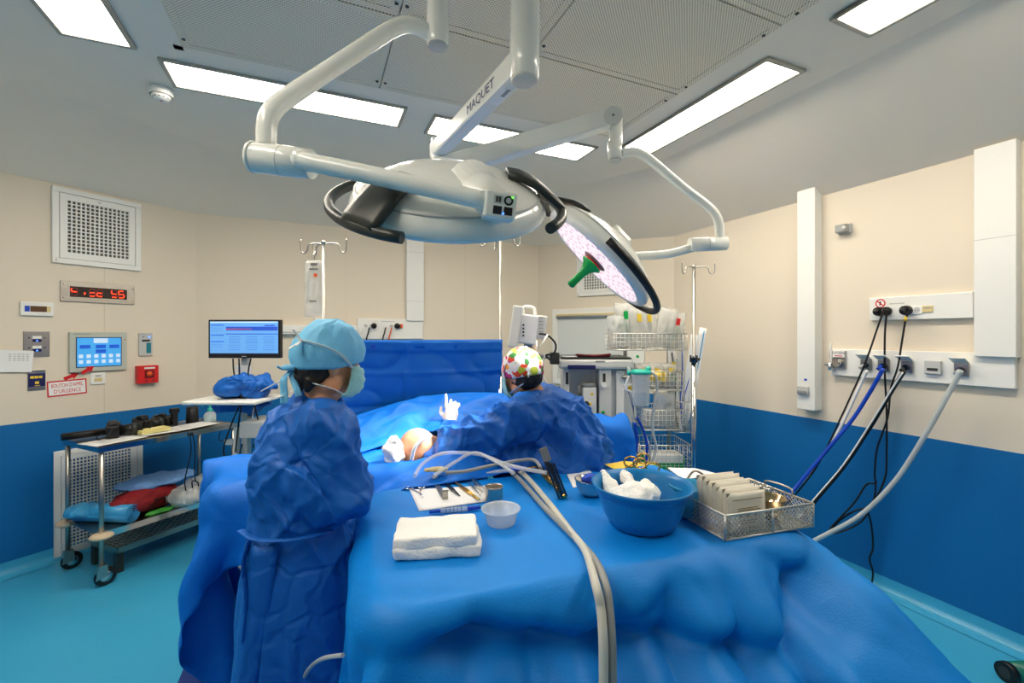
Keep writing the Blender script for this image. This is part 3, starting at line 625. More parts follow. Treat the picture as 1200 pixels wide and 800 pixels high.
# control box and yoke
cb = W(589, 240, 1.13); u = c3(1, .12, -.10).normalized(); n_ = c3(.18, -.95, -.1)
Mb = frame(cb, n_, u)
b = MB().bb(-.045, .036, -.034, .034, -.06, .0).build('control_box', 'lampwhite', A, bevel=.006); b.matrix_local = Mb
for x, y, m in ((-.012, .012, 'lgrey'), (-.012, -.014, 'black'), (.015, -.014, 'black')): MB().bb(x-.011, x+.011, y-.010, y+.010, 0, .0012).build('button', m, b)
MB().cyl((.014, .012, 0), (.014, .012, .0012), .012, n=20).build('power_button', 'black', b); MB().cyl((.014, .012, .001), (.014, .012, .0018), .007, n=16).build('power_ring', 'lgrey', b)
MB().ball((.023, .021, .0012), .0025).build('green_led', mat('green_led', (90, 230, 60), .3, es=3), b); MB().ball((.004, -.021, .0012), .0025).build('blue_indicator', bl, b)
for x in (-.0155, -.0085): MB().bb(x-.0028, x+.0028, .005, .019, .0012, .0016).build('button_symbol', 'dark', b)
MB().tube([Mb @ Vector((-.0, 0, -.05)), MA @ Vector((.07, -.05, .05))], [.042, .075], 24).build('yoke_hub', 'lampwhite', A)
# lamp B: lit, facing the patient
B = thing('surgical_lamp', 'lit round surgical lamp with green centre handle on lettered white arm', 'surgical lamp', (0, 0, 0))
col = W(615, 20, 1.58); zb = W(615, 95, 1.58).z
MB().lathe([(.052, CZ-.002), (.052, zb+.17)], 28).build('ceiling_tube', 'lampwhite', B, loc=(col.x, col.y, 0)); MB().lathe([(.13, CZ-.016), (.13, CZ-.05), (.08, CZ-.07), (.052, CZ-.075)], 28, caps=True).build('ceiling_flange', 'lampwhite', B, loc=(col.x, col.y, 0))
k = MB().lathe([(.001, zb), (.044, zb+.002), (.05, zb+.012), (.052, zb+.165), (.051, zb+.172)], 28).build('arm_hub', 'lampwhite', B, loc=(col.x, col.y, 0)); MB().lathe([(.001, zb-.004), (.046, zb-.003), (.047, zb+.004)], 28).build('hub_cap', 'offwhite', k)
MB().cyl(W(612, 30, 1.525), W(612, 30, 1.535), .006).build('set_screw', 'dark', k)
e0 = Vector((col.x, col.y, zb+.075)); e1 = W(513, 163, 2.33); e1.z = e0.z-.01
X = (e0-e1).normalized(); Y = Vector((0, 0, 1)); Y = (Y-X*X.z).normalized(); Z = X.cross(Y); L = (e0-e1).length
Mr = Matrix(((X.x, Y.x, Z.x, e1.x), (X.y, Y.y, Z.y, e1.y), (X.z, Y.z, Z.z, e1.z), (0, 0, 0, 1)))
ar = MB().add([(x, y*hh, z*.034) for x, hh in ((-.04, .04), (L, .048)) for y in (-1, 1) for z in (-1, 1)], [(0, 1, 3, 2), (4, 6, 7, 5), (0, 4, 5, 1), (2, 3, 7, 6), (0, 2, 6, 4), (1, 5, 7, 3)]).build('extension_arm', 'lampwhite', B, bevel=.014); ar.matrix_local = Mr
text('MAQUET', .054, 'navy', ar, (L*.66, -.004, .0352), (0, 0, 0), sx=1.15)
MB().bb(L*.72, L*.86, -.0475, -.0462, -.018, .018).build('type_plate', 'paper', ar)
s_ = MB()
for q in range(7): s_.bb(L*.80+q*.008, L*.80+q*.008+.004, -.0478, -.0475, -.012, .004)
s_.build('barcode', 'black', ar)
jt = MB().cyl(e1+Vector((0, 0, .055)), e1+Vector((0, 0, -.13)), .034, n=22).build('arm_pivot', 'lampwhite', B)
s0 = e1+Vector((0, 0, -.10)); s1 = W(718, 139, 2.2)
X = (s1-s0).normalized(); Y = Vector((0, 0, 1)); Y = (Y-X*X.z).normalized(); Z = X.cross(Y); L = (s1-s0).length
Mr = Matrix(((X.x, Y.x, Z.x, s0.x), (X.y, Y.y, Z.y, s0.y), (X.z, Y.z, Z.z, s0.z), (0, 0, 0, 1)))
sp = MB(); sp.prism([(-.03, -.045), (.08, -.052), (L-.02, -.04), (L+.03, -.03), (L+.045, 0), (L+.03, .035), (L-.05, .044), (.08, .05), (-.03, .045)], .07, 'z', -.035); sp = sp.build('spring_arm', 'lampwhite', B, bevel=.008); sp.matrix_local = Mr
for xx in (0, L): MB().cyl((xx, 0, -.037), (xx, 0, .037), .045, n=24).build('pivot_disc', 'offwhite', sp); MB().cyl((xx, 0, .036), (xx, 0, .039), .005).build('pivot_pin', 'dark', sp)
v0 = W(722, 140, 2.2); v1 = W(721, 187, 2.2); MB().cyl(v0, v1, .031, n=20).build('drop_tube', 'lampwhite', B)
MB().cyl(W(720, 166, 2.2), v1, .034, n=20).build('drop_sleeve', 'lampwhite', B); MB().cyl(v1, v1+Vector((0, 0, -.006)), .03, n=20).build('sleeve_cap', 'lgrey', B)
tb = [W(728, 180, 2.2), W(742, 178, 2.2), W(752, 181, 2.2), W(765, 190, 2.2), W(800, 219, 2.2), W(828, 240, 2.2), W(839, 252, 2.2), W(843, 265, 2.2), W(843, 283, 2.2)]
MB().tube(spline(tb, 6), .0215, 14).build('bent_tube', 'lampwhite', B)
bx = MB().tube([W(851, 285, 2.2), W(808, 287, 2.2)], .0335, 24).build('elbow_joint', 'lampwhite', B); MB().tube([W(829.5, 286, 2.2), W(828.7, 286, 2.2)], .0342, 24).build('joint_seam', 'lgrey', bx)
MB().tube(spline([W(812, 290, 2.2), W(780, 298, 2.21), W(735, 300, 2.22), W(722, 296, 2.22)], 5), .0205, 14).build('lower_arm', 'lampwhite', B)
c2 = W(706, 297, 2.2); n2 = c3(.71, -.06, .70)
hB = lamp_head(B, frame(c2, n2, c3(.69, .1, -.72)), .32, ((-100, 92, 60), (150, 200, 178)), True)
MB().bb(-.06, .06, -.05, .05, .09, .14).build('back_housing', 'lampwhite', hB, bevel=.02)
ld = bpy.data.lights.new('lamp_beam', 'SPOT'); ld.energy = 320; ld.spot_size = math.radians(24); ld.spot_blend = .6; ld.shadow_soft_size = .16; ld.color = (1, .95, .93)
lo = bpy.data.objects.new('lamp_beam', ld); C.objects.link(lo); lo.parent = hB; lo.location = (0, 0, -.25)
# ------------------------------------------------------------------ operating table, patient and drapes
TX = .62
ot = thing('operating_table', 'operating table hidden under the blue patient drape', 'table', (TX, 1.75, 0))
MB().bb(-.26, .26, -.55, .95, .72, .79).build('table_top', 'black', ot, bevel=.02); MB().bb(-.12, .12, -.15, .15, .08, .72).build('column', 'steel', ot); MB().bb(-.25, .25, -.45, .45, 0, .1).build('base', 'steel', ot, bevel=.02)
for sx in (-1, 1): MB().bb(sx*.27, sx*(1.0 if sx < 0 else 1.1), .60, .72, .86, .90).build('arm_board', 'black', ot)
pt = thing('person', 'patient lying under blue drapes with a patch of bare skin showing', 'person', (TX, 2.2, .80))
mb = MB(); mb.ball((0, .16, .10), (.16, .30, .11)); mb.cap((0, .0, .06), (0, -.2, .04), .09, .07); mb.cap((-.08, -.25, .05), (-.1, -.95, .045), .055, .045); mb.cap((.08, -.25, .05), (.1, -.95, .045), .055, .045)
mb.cap((-.17, .42, .13), (-.8, .46, .14), .05, .035); mb.cap((.17, .42, .13), (.85, .46, .14), .05, .035); mb.cap((0, .4, .1), (0, .58, .1), .055, .055); mb.ball((0, .7, .12), (.078, .11, .10))
mc = W(489, 526, 2.24)-Vector((TX, 2.2, .80))
mb.ball(mc, (.10, .10, .105)); mb.ball(mc+Vector((.06, .03, -.03)), (.10, .10, .09))
link('body', remeshed(mb, .012, 8), 'skin', pt)
# big drape over patient and arm boards
nx, ny = 124, 30
gx_, gy_ = np.meshgrid(np.linspace(-1.20, 2.62, nx), np.linspace(1.865, 2.80, ny))
P0 = np.stack([gx_, gy_, np.full_like(gx_, 1.045)], -1)
P0[..., 2] += .012*np.sin(gx_*5+gy_*3)+.16*np.exp(-((gx_-TX)/.3)**2)
mcw = mc+Vector((TX, 2.2, .80))
cols = [rbox(TX, 2.0, .83, .31, .8, .13, 0, .06), capsule((TX, 2.05, .91), (TX, 2.4, .98), .15), capsule((TX-.1, 2.55, 1.03), (TX+.25, 2.6, 1.06), .14),
        capsule((TX-.15, 2.4, .93), (-.52, 2.44, .93), .10), capsule((TX-.25, 2.15, .92), (-.36, 2.2, .90), .09), capsule((TX+.15, 2.42, .95), (1.93, 2.37, .975), .10)]
pin = (np.abs(gy_-2.42) < .05) & (((gx_ > -.48) & (gx_ < .1)) | ((gx_ > 1.2) & (gx_ < 1.88)))
P0[pin, 2] = np.where(gx_[pin] < .7, 1.037, 1.078)
Pd = settle(P0, cols, steps=100, iters=9, fric=.6, pin=pin)
Pd = refine(Pd, 2, 2); ny, nx = Pd.shape[:2]
for i in range(ny):
    for k in range(nx):
        v = Vector(Pd[i, k]); h = max(0, min(1, (1.02-v.z)/.12)); f = h*(.16*(abs(noise.noise(Vector((v.x*2.5, v.y*3.4, v.z*.9+v.y))))-.2)+.05*(abs(noise.noise(Vector((v.x*5, v.y*6+v.z*3, v.z*3))))-.2))
        top_ = (1-h)*(.014*(sharp(Vector((v.x+v.y*.5, v.y, v.z)), 5, 5, 2, 5)-.4)); top_ += .07*(abs(noise.noise(Vector((v.x*4, v.y*5, 2))))-.2)*max(0, min(1, (v.x-1.3)*3))*(1-h); g_ = Vector((v.x-TX, v.y-2.35, 0)).normalized()
        Pd[i, k, 0] += g_.x*f; Pd[i, k, 1] += g_.y*f*.3; Pd[i, k, 2] += top_
# the fenestration: cut out the cells over the bare skin
dd = np.hypot(Pd[..., 0]-mcw.x+.0, Pd[..., 1]-mcw.y+.02)
m_ = MB(); fs = []
for i in range(ny-1):
    for jx in range(nx-1):
        if min(dd[i, jx], dd[i+1, jx+1], dd[i, jx+1], dd[i+1, jx]) > .105: fs.append((i*nx+jx, i*nx+jx+1, (i+1)*nx+jx+1, (i+1)*nx+jx))
m_.add([tuple(p) for p in Pd.reshape(-1, 3)], fs, True)
tag(m_.build('patient_drape', 'drape2', solid=.003), 'blue surgical drape spread over the patient and hanging down at left', 'drape')
# towel edging around the opening
def lump(name, label, cat, loc, rad, m, amp=.25, fr=14, rz=0, vox=.008, flat=True, group=None, tilt=None, parent=None, seed=0):
    b = MB(); b.ball((0, 0, rad[2]), rad, 16)
    def dsp(p): return amp*min(rad)*(noise.noise(Vector((p.x*fr+seed, p.y*fr, p.z*fr)))+.6*abs(noise.noise(Vector((p.x*fr*2.3, p.y*fr*2.3+seed, p.z*fr*2.3)))))
    o = link(name, remeshed(b, vox, 2, dsp), m, parent); o.location = loc; o.rotation_euler = tilt or (0, 0, rz)
    return tag(o, label, cat, group) if cat else o
g = lump('gauze_swab', 'white gauze bunched at the left of the bare skin', 'gauze', W(461, 553, 2.12), (.045, .035, .085), 'gauze', .5, 22)
P_ = [W(481, 546, 2.13), W(484, 530, 2.11), W(489, 520, 2.115), W(498, 513, 2.13), W(503, 511, 2.16)]
tag(MB().tube(spline(P_, 5), .014, 10, flat=.6).build('gauze_strip', 'gauze'), 'rolled white gauze strip lying across the bare skin', 'gauze')
# screen drape hung between two stands
Ys = 2.80; xa, xb = WY(366, 400, Ys).x, WY(588, 400, Ys).x; zt = WY(500, 396, Ys).z
G = []
for i in range(130):
    t = i/129; row = []
    for k in range(100):
        s = k/99; x = xa+(xb-xa)*t; z = zt-s*1.15-.012*math.sin(t*PI)-.02*t*(1-s)
        y = Ys+.018*math.sin(t*19+s*1.2)*s+.03*s*noise.noise(Vector((x*3, z*4, 1)))-.05*s+.006*noise.noise(Vector((x*11, z*9, 3)))
        y += (-.010 if s < .06 else 0)+.02*(sharp(Vector((x, z, .3)), 3, 5, 1, 2, 6)-.3)*min(1, s*6)-.008*math.exp(-((t-.46)/.008)**2)-.008*math.exp(-((s-.17)/.008)**2)+.008*math.exp(-((s-.34)/.008)**2)
        x2 = x+.16*max(0, s-.12)*max(0, t-.85)/.15*(-1)
        row.append((x2, y, z))
    G.append(row)
sd = tag(MB().grid(G).build('screen_drape', 'screen', solid=.003), 'upright blue drape screen hung between the drip stands', 'drape')
MB().grid([[(xa+(xb-xa)*t, Ys-.008+.003*math.sin(t*23), zt-.01-.055*s-.004*math.sin(t*31)*s) for s in (0, .5, 1)] for t in np.linspace(0, 1, 40)]).build('folded_hem', 'screen', sd, solid=.003)
p = WY(437, 406, Ys-.012); MB().bb(p.x-.012, p.x+.012, p.y-.01, p.y-.008, p.z-.012, p.z+.012).build('adhesive_tab', 'royal', sd)
# slack of the screen running down on to the patient
G = []
a0, a1 = W(432, 508, 2.45), W(560, 476, 2.62)
for i in range(40):
    t = i/39; row = []
    for k in range(22):
        s = k/21
        top = Vector((xa+.12+(xb-xa-.08)*t, Ys-.05, 1.10+.07*math.sin(t*PI)+.11*t)); bot = Vector((xa+.10+(xb-xa+.0)*t, 2.33+.012*math.sin(t*9), .985+.10*math.sin(t*PI)))
        q = top.lerp(bot, s); q.z += .05*math.sin(s*PI)+4*s*(1-s)*(.10*(abs(noise.noise(Vector((t*5+s*2, s*2-t*3, 5))))-.2)+.03*noise.noise(Vector((t*7, s*3, 8)))); row.append(q)
    G.append(row)
tag(MB().grid(G).build('chest_drape', 'drape2', sub=1, solid=.003), 'rumpled blue drape sloping from the upright screen down on to the patient', 'drape')
# drip stands
def drip(name, label, X, Y, top, hooks, thick=.011, lower=None, rz=0):
    o = thing(name, label, 'drip stand', (X, Y, 0), rz, 'drip stands')
    MB().cyl((0, 0, .12), (0, 0, top), thick*.75).build('upper_pole', 'steel', o); MB().cyl((0, 0, .08), (0, 0, lower or 1.35), thick*1.25).build('lower_pole', 'chrome', o)
    MB().cyl((0, 0, (lower or 1.35)-.02), (0, 0, (lower or 1.35)+.03), thick*2).build('clamp_collar', 'dsteel', o); MB().cyl((.01, 0, lower or 1.35), (.05, 0, lower or 1.35), .012).build('clamp_knob', 'black', o)
    MB().ball((0, 0, top), .014).build('top_knob', 'steel', o)
    for a in hooks:
        c, s = math.cos(a), math.sin(a); pr = [(0, -.01), (.04, -.005), (.09, -.012), (.10, -.045), (.118, -.06), (.136, -.045), (.138, .02)]
        MB().tube(spline([(c*r, s*r, top+z) for r, z in pr], 5), .0045, 8).build('hook', 'steel', o)
    for k in range(5):
        a = k*2*PI/5+.3; l = MB().tube([(0, 0, .12), (.12*math.cos(a), .12*math.sin(a), .1), (.28*math.cos(a), .28*math.sin(a), .075)], .012).build('foot', 'steel', o)
        MB().cyl((.28*math.cos(a)-.012*math.sin(a), .28*math.sin(a)+.012*math.cos(a), .03), (.28*math.cos(a)+.012*math.sin(a), .28*math.sin(a)-.012*math.cos(a), .03), .028, n=14).build('castor', 'black', l)
    return o
pA = WY(379, 284, 2.86); drip('drip_stand', 'drip stand with a hanging fluid bag behind the surgeon in light blue cap', pA.x, pA.y, pA.z, (-YAW-.08, PI-YAW-.1, PI/2+.4))
pB = WY(586, 278, 2.88); drip('drip_stand', 'drip stand rising behind the right end of the upright drape', pB.x, pB.y, pB.z, (-YAW, PI-YAW, PI/2-.1))
pC = W(813, 312, 3.25); drip('drip_stand', 'tall drip stand in front of the right wall beside the wire rack', pC.x, pC.y, pC.z, (-YAW-.4, PI-YAW+.6), .014, lower=W(812, 421, 3.25).z)
# fluid bag
bp = WY(371, 299, 2.86); o = thing('fluid_bag', 'clear plastic infusion bag hanging from the left drip stand', 'fluid bag', (bp.x-.012, bp.y+.03, bp.z), -YAW)
def pillow(w, h, t, n=16, amp=.004, seed=0):
    m = MB()
    for sg in (-1, 1):
        G = []
        for i in range(n+1):
            row = []
            for k in range(n+1):
                a, b = i/n*2-1, k/n*2-1; e = (1-a**4)*(1-b**4)
                row.append((a*w/2, sg*(t/2*math.sqrt(max(e, 0))+amp*e*noise.noise(Vector((a*3+seed, b*3, sg)))), b*h/2))
            G.append(row)
        m.grid(G)
    return m
b_ = pillow(.11, .33, .028, amp=.012, seed=3); b_.v = [(x, y, z-.19) for x, y, z in b_.v]; b_.build('bag', 'film', o)
MB().bb(-.012, .025, -.021, -.019, -.06, -.045).bb(-.02, .03, -.021, -.019, -.085, -.075).bb(-.02, .02, -.021, -.019, -.27, -.262).build('print', mat('bag_print', (90, 90, 92), .6), o)
MB().cyl((.015, -.021, -.115), (.015, -.019, -.115), .012).build('orange_mark', 'orange', o); MB().tube([(0, 0, -.36), (.002, 0, -.40), (.008, 0, -.46), (.01, 0, -.75)], .004).build('line', 'clear', o); MB().cyl((-.012, 0, -.425), (.006, 0, -.43), .007).build('green_clip', 'green', o)
MB().tube([(0, 0, -.02), (0, .01, .03)], .003).build('hanger', 'steel', o)
# ------------------------------------------------------------------ people
def head_into(mb, c, fwd, up):
    y = fwd.normalized(); x = y.cross(up).normalized(); z = x.cross(y); R = Matrix(((x.x, y.x, z.x), (x.y, y.y, z.y), (x.z, y.z, z.z)))
    def B_(p, r): mb.ball(c+R @ Vector(p), r, 14, R)
    B_((0, -.012, .015), (.074, .096, .092)); B_((0, .02, -.05), (.058, .07, .07)); B_((0, .058, -.092), (.03, .028, .026)); B_((0, .065, .03), (.055, .03, .03))
    B_((0, .092, -.025), (.013, .02, .02)); B_((0, .084, -.005), (.011, .018, .03)); B_((0, .082, -.062), (.024, .014, .014))
    for s in (-1, 1): B_((s*.074, -.005, -.018), (.010, .02, .033)); B_((s*.03, .072, -.03), (.026, .02, .022)); B_((s*.052, .01, -.075), (.018, .035, .03))
    return R
def hand_into(mb, c, R, sp=0):
    """palm along local +y, back of hand +z, thumb on the -x side"""
    T = lambda p: c+R @ Vector(p)
    mb.ball(T((0, .035, 0)), (.04, .048, .016), 12, R)
    for i, (x, l, cu) in enumerate(((-.03, .07, .12 if sp else .5), (-.010, .078, .55), (.011, .073, .65), (.030, .058, .75))):
        p = Vector((x, .07, 0)); a = 0; r = .0095
        for seg, f in enumerate((.45, .32, .23)):
            a += cu; q = p+Vector((x*.08, math.cos(a)*l*f, -math.sin(a)*l*f)); mb.cap(T(p), T(q), r, r*.9, 8); p = q; r *= .92
    mb.cap(T((-.03, .012, -.006)), T((-.058, .04, -.016)), .013, .011, 8); mb.cap(T((-.058, .04, -.016)), T((-.06, .068, -.026)), .011, .009, 8)
def capmesh(c, R, rad, cut, crumple, seed, n=72):
    m = MB(); vs = []; fs = []; h = 26
    for i in range(h+1):
        t = i/h
        for k in range(n):
            a = 2*PI*k/n; dx, dy = math.cos(a), math.sin(a); tmax = cut(dy); th = tmax*t
            nz = crumple*(.7*noise.noise(Vector((dx*2.2+seed, dy*2.2, th*2.4)))+.5*(1-abs(noise.noise(Vector((dx*5+seed, dy*5, th*1.2)))))**3-.15+.3*(1-abs(noise.noise(Vector((dx*9+seed, dy*9, th*2)))))**3)*min(1, (1-t)*5+.15)
            g = 1+nz; p = Vector((rad[0]*math.sin(th)*dx*g, rad[1]*math.sin(th)*dy*g-.012, rad[2]*math.cos(th)*g+.015)); vs.append(c+R @ p)
    for i in range(h):
        for k in range(n): fs.append((i*n+k, i*n+(k+1) % n, (i+1)*n+(k+1) % n, (i+1)*n+k))
    return m.add(vs, fs, True)
def maskmesh(c, R):
    G = []
    for i in range(15):
        a = (i/14*2-1)*1.25; row = []
        for k in range(13):
            b = k/12; z = -.005-b*.10+.018*(1-math.cos(a))*(1-b*2)*.6
            pl = .0025*math.sin(b*PI*7); r = 1+.05*math.sin(b*PI)
            row.append(c+R @ Vector((math.sin(a)*.078*r, .02+math.cos(a)*(.092+.012*math.sin(b*PI)+pl)*r-.012*(b > .85), z)))
        G.append(row)
    return MB().grid(G)
def strap(pts, wd=.0085, k=6): return MB().tube(spline(pts, k), wd, 8, flat=.25)
def eyes(c, R, o):
    for s in (-1, 1):
        e = MB().ball(c+R @ Vector((s*.03, .083, -.004)), .0115).build('eye', 'white', o); MB().ball(c+R @ Vector((s*.03, .0935, -.004)), .0045).build('pupil', 'black', e)
# ---- surgeon in the light blue cap
p1 = W(355, HZ, 1.55)
s1 = thing('person', 'surgeon in blue gown and light blue tied cap, seen from behind at left', 'person', (p1.x, p1.y, 0), -YAW)
hc = Vector((.088, .02, 1.508)); fw = Vector((.78, .60, -.24)); V = Vector
mb = MB(); R1 = head_into(mb, hc, fw, V((0, 0, 1)))
mb.cap((.055, .0, 1.37), (.083, .01, 1.47), .06, .052); mb.ball((.03, .03, 1.26), (.10, .12, .13)); mb.ball((0.01, .02, 1.05), (.105, .12, .18)); mb.ball((0, .02, .93), (.115, .12, .11))
RS, LS = V((.10, -.09, 1.33)), V((-.03, .17, 1.33)); RE_, LE = V((.165, -.06, 1.09)), V((.0, .26, 1.10)); RW, LW_ = V((.10, .17, 1.06)), V((.06, .30, 1.06))
for a, b_, r in ((V((.03, .03, 1.32)), RS, .07), (V((.03, .03, 1.32)), LS, .07), (RS, RE_, .052), (RE_, RW, .04), (LS, LE, .052), (LE, LW_, .04)): mb.cap(a, b_, r, r*.85)
for sy in (-.06, .10): mb.cap((.0, sy, .90), (.01, sy, .5), .075, .055); mb.cap((.01, sy, .5), (0, sy, .09), .056, .04); mb.ball((.06, sy, .045), (.12, .045, .042))
for w_, e_ in ((RW, RE_), (LW_, LE)):
    y = (w_-e_).normalized(); x = y.cross(V((0, 0, 1))).normalized(); z = x.cross(y); hand_into(mb, w_, Matrix(((x.x, y.x, z.x), (x.y, y.y, z.y), (x.z, y.z, z.z))))
link('body', remeshed(mb, .0065, 5), 'skin', s1); eyes(hc, R1, s1)
mb = MB()
prof = [((.0, .02, .22), .225), ((.005, .02, .40), .215), ((.005, .02, .6), .20), ((.0, .02, .8), .188), ((-.0, .02, .93), .168), ((-.0, .02, .965), .162), ((.0, .02, 1.02), .172), ((.0, .02, 1.10), .175), ((.01, .02, 1.18), .165), ((.02, .02, 1.26), .145), ((.035, .02, 1.32), .115), ((.048, .015, 1.365), .088), ((.058, .01, 1.395), .072)]
mb.tube([p for p, r in prof], [r for p, r in prof], 28)
mb.cap((.02, .03, 1.28), RS+V((0, 0, -.02)), .105, .085); mb.cap((.02, .03, 1.28), LS+V((0, 0, -.02)), .105, .085); mb.cap(RS+V((0, 0, -.02)), RE_+V((.0, 0, -.01)), .085, .08); mb.cap(RE_, RW, .085, .05); mb.cap(LS, LE, .085, .08); mb.cap(LE, LW_, .08, .05)
mb.cap((.10, -.08, 1.06), (.05, -.1, 1.12), .08, .08); mb.cap((.03, .0, 1.31), (-.075, .02, 1.255), .075, .085); mb.cap((-.075, .02, 1.255), (-.06, .02, 1.08), .085, .11); mb.cap((.05, -.02, 1.32), (.13, -.08, 1.28), .07, .085)
def gdisp1(p):
    dn = max(0, min(1, (1.0-p.z)/.25)); up_ = 1-dn
    q = V((p.x*.8+p.z*.6, p.y, p.z*.8-p.x*.6)); q2_ = V((p.x*.8-p.z*.6, p.y, p.z*.8+p.x*.6))
    f = .032*(fold(p, 6, 6, .8, 3)-.55)*dn+.012*(sharp(p, 9, 9, 2, 13)-.3)*dn+up_*(.012*(fold(p, 4, 4, 5, 9)-.5)+.021*(sharp(q, 8, 8, 1.5, 1, 6)-.3)+.017*(sharp(q2_, 9, 9, 1.8, 5, 6)-.3)+.007*(sharp(p, 16, 16, 10, 8)-.4))
    if 1.37 < p.z: f *= .3
    return f
gw1 = link('gown', remeshed(mb, .0085, 2, gdisp1), 'gown', s1, sub=1)
strap([(-.165, -.08, .965), (-.06, -.165, .972), (.06, -.165, .975), (.14, -.09, .97)], .012).build('waist_tie', 'gown', gw1); strap([(-.09, -.16, .97), (-.10, -.175, .9), (-.085, -.185, .8), (-.09, -.19, .68)], .013).build('waist_tie_tail', 'gown', gw1)
G = []
for i in range(24):     # overlapping back flap of the gown skirt
    t = i/23; G.append([(-.10-.06*t+.10*s-.02*s*t, -.15-.055*t-.02*math.sin(s*PI)-.01*s, .955-.72*t) for s in np.linspace(0, 1, 8)])
MB().grid(G).build('back_flap', 'gown', gw1, solid=.003)
lb = cloth_mat('light_blue_cap', (112, 186, 224), .6, .08, 16.0)
cp = capmesh(hc, R1, (.097, .118, .124), lambda dy: 1.90-.42*dy if dy > 0 else 1.90-.22*dy, .09, 2).build('surgical_cap', lb, s1, solid=.002)
cp['label'] = 'light blue non-woven surgical cap'
hk = hc+R1 @ V((.01, -.118, -.055))
for q in ((.02, -.012, .008), (-.02, -.012, .006)): MB().ball(hk+R1 @ V(q), (.018, .012, .010), 10).build('cap_knot', lb, cp)
MB().tube(spline([hk, hk+R1 @ V((.02, -.02, -.03)), hk+R1 @ V((.03, -.01, -.075)), hk+R1 @ V((.035, -.005, -.105))], 6), [.010]*6+[.014]*12+[.012], 8, flat=.35).build('cap_tail', lb, cp)
MB().tube(spline([hk, hk+R1 @ V((.02, .01, -.03)), hk+R1 @ V((.045, .02, -.055)), hk+R1 @ V((.05, .03, -.075))], 6), .011, 8, flat=.35).build('cap_tail', lb, cp)
MB().tube(spline([hk, hk+R1 @ V((.0, -.03, .0)), hk+R1 @ V((.0, -.045, .006))], 6), .010, 8, flat=.35).build('cap_tail', lb, cp)
hr = MB().ball(hc+R1 @ V((0, -.048, -.035)), (.074, .07, .066), 16, R1)
hr.tube([hc+R1 @ V((.05, -.06, -.07)), hc+R1 @ V((.045, -.065, -.115))], [.025, .008], 8).tube([hc+R1 @ V((.02, -.085, -.07)), hc+R1 @ V((.015, -.08, -.125))], [.03, .008], 8)
link('hair', remeshed(hr, .005, 2, lambda p: .004*noise.noise(p*60)), 'hair', s1)
mk = mat('pale_teal_mask', (150, 206, 204), .7, var=.05, bump=.2, bs=80)
ms = maskmesh(hc, R1).build('face_mask', mk, s1, solid=.003)
wk = hc+R1 @ V((.055, -.122, .045))
strap([hc+R1 @ V((.076, .05, -.01)), hc+R1 @ V((.108, .0, .022)), hc+R1 @ V((.106, -.06, .04)), wk]).build('mask_strap', 'white', ms)
strap([hc+R1 @ V((.07, .045, -.10)), hc+R1 @ V((.075, -.0, -.088)), hc+R1 @ V((.065, -.05, -.083)), hc+R1 @ V((.02, -.085, -.08))]).build('mask_strap', 'white', ms)
for q in ((.01, -.035, .03), (.0, -.05, .012), (.02, -.035, -.035), (.03, -.02, -.02)): strap([wk, wk+R1 @ (V(q)*.6), wk+R1 @ V(q)], .006).build('strap_bow', 'white', ms)
strap([hc+R1 @ V((.03, -.09, -.10)), hc+R1 @ V((.04, -.12, -.13)), hc+R1 @ V((.05, -.16, -.15))], .005).build('strap_tail', 'white', ms)
# ---- surgeon bending over the patient
p2 = W(640, HZ, 2.3)
s2 = thing('person', 'surgeon in flowered cap bending left over the patient, gloved hand raised', 'person', (p2.x, p2.y, 0), -YAW)
hc = V((-.125, .0, 1.405)); fw = V((-.72, .62, -.30)); mb = MB(); R2 = head_into(mb, hc, fw, V((-.15, .1, 1)))
mb.cap((-.05, .01, 1.27), (-.10, .0, 1.36), .062, .054)
mb.ball((-.01, .03, 1.18), (.16, .17, .14)); mb.ball((.07, .03, 1.03), (.15, .15, .18)); mb.ball((.13, .03, .9), (.15, .15, .13))
LS, RS = V((-.12, -.13, 1.21)), V((-.02, .19, 1.23)); LE, RE_ = V((-.46, -.12, 1.045)), V((-.28, .26, 1.05)); LW_, RW = V((-.50, .10, 1.125)), V((-.48, .22, 1.1))
for a, b_, r in ((V((-.02, .03, 1.2)), LS, .075), (V((-.02, .03, 1.2)), RS, .075), (LS, LE, .055), (LE, LW_, .042), (RS, RE_, .055), (RE_, RW, .042)): mb.cap(a, b_, r, r*.85)
for sy in (-.09, .12): mb.cap((.13, sy, .88), (.13, sy, .48), .09, .062); mb.cap((.13, sy, .48), (.14, sy, .09), .058, .042); mb.ball((.08, sy, .045), (.125, .048, .042))
link('body', remeshed(mb, .0075, 5), 'skin', s2); eyes(hc, R2, s2)
def glove(w_, e_, upv, sp):
    y = upv.normalized(); x = y.cross(V((0, -1, .2))).normalized(); z = x.cross(y); m = MB(); Rm = Matrix(((x.x, y.x, z.x), (x.y, y.y, z.y), (x.z, y.z, z.z))); hand_into(m, w_+y*.02, Rm, sp)
    m.cap(w_+(e_-w_).normalized()*.06, w_+y*.03, .036, .03); return link('glove', remeshed(m, .0035, 4), 'latex', s2)
glove(LW_, LE, V((.03, .25, .9)), 1); glove(RW, RE_, V((-.5, .2, -.2)), 0)
mb = MB()
prof = [((.14, .03, .25), .26), ((.14, .03, .5), .25), ((.14, .03, .75), .235), ((.13, .03, .9), .225), ((.09, .03, 1.02), .215), ((.045, .03, 1.13), .20), ((.0, .03, 1.21), .165), ((-.035, .02, 1.27), .115), ((-.05, .015, 1.30), .085)]
mb.tube([p for p, r in prof], [r for p, r in prof], 28)
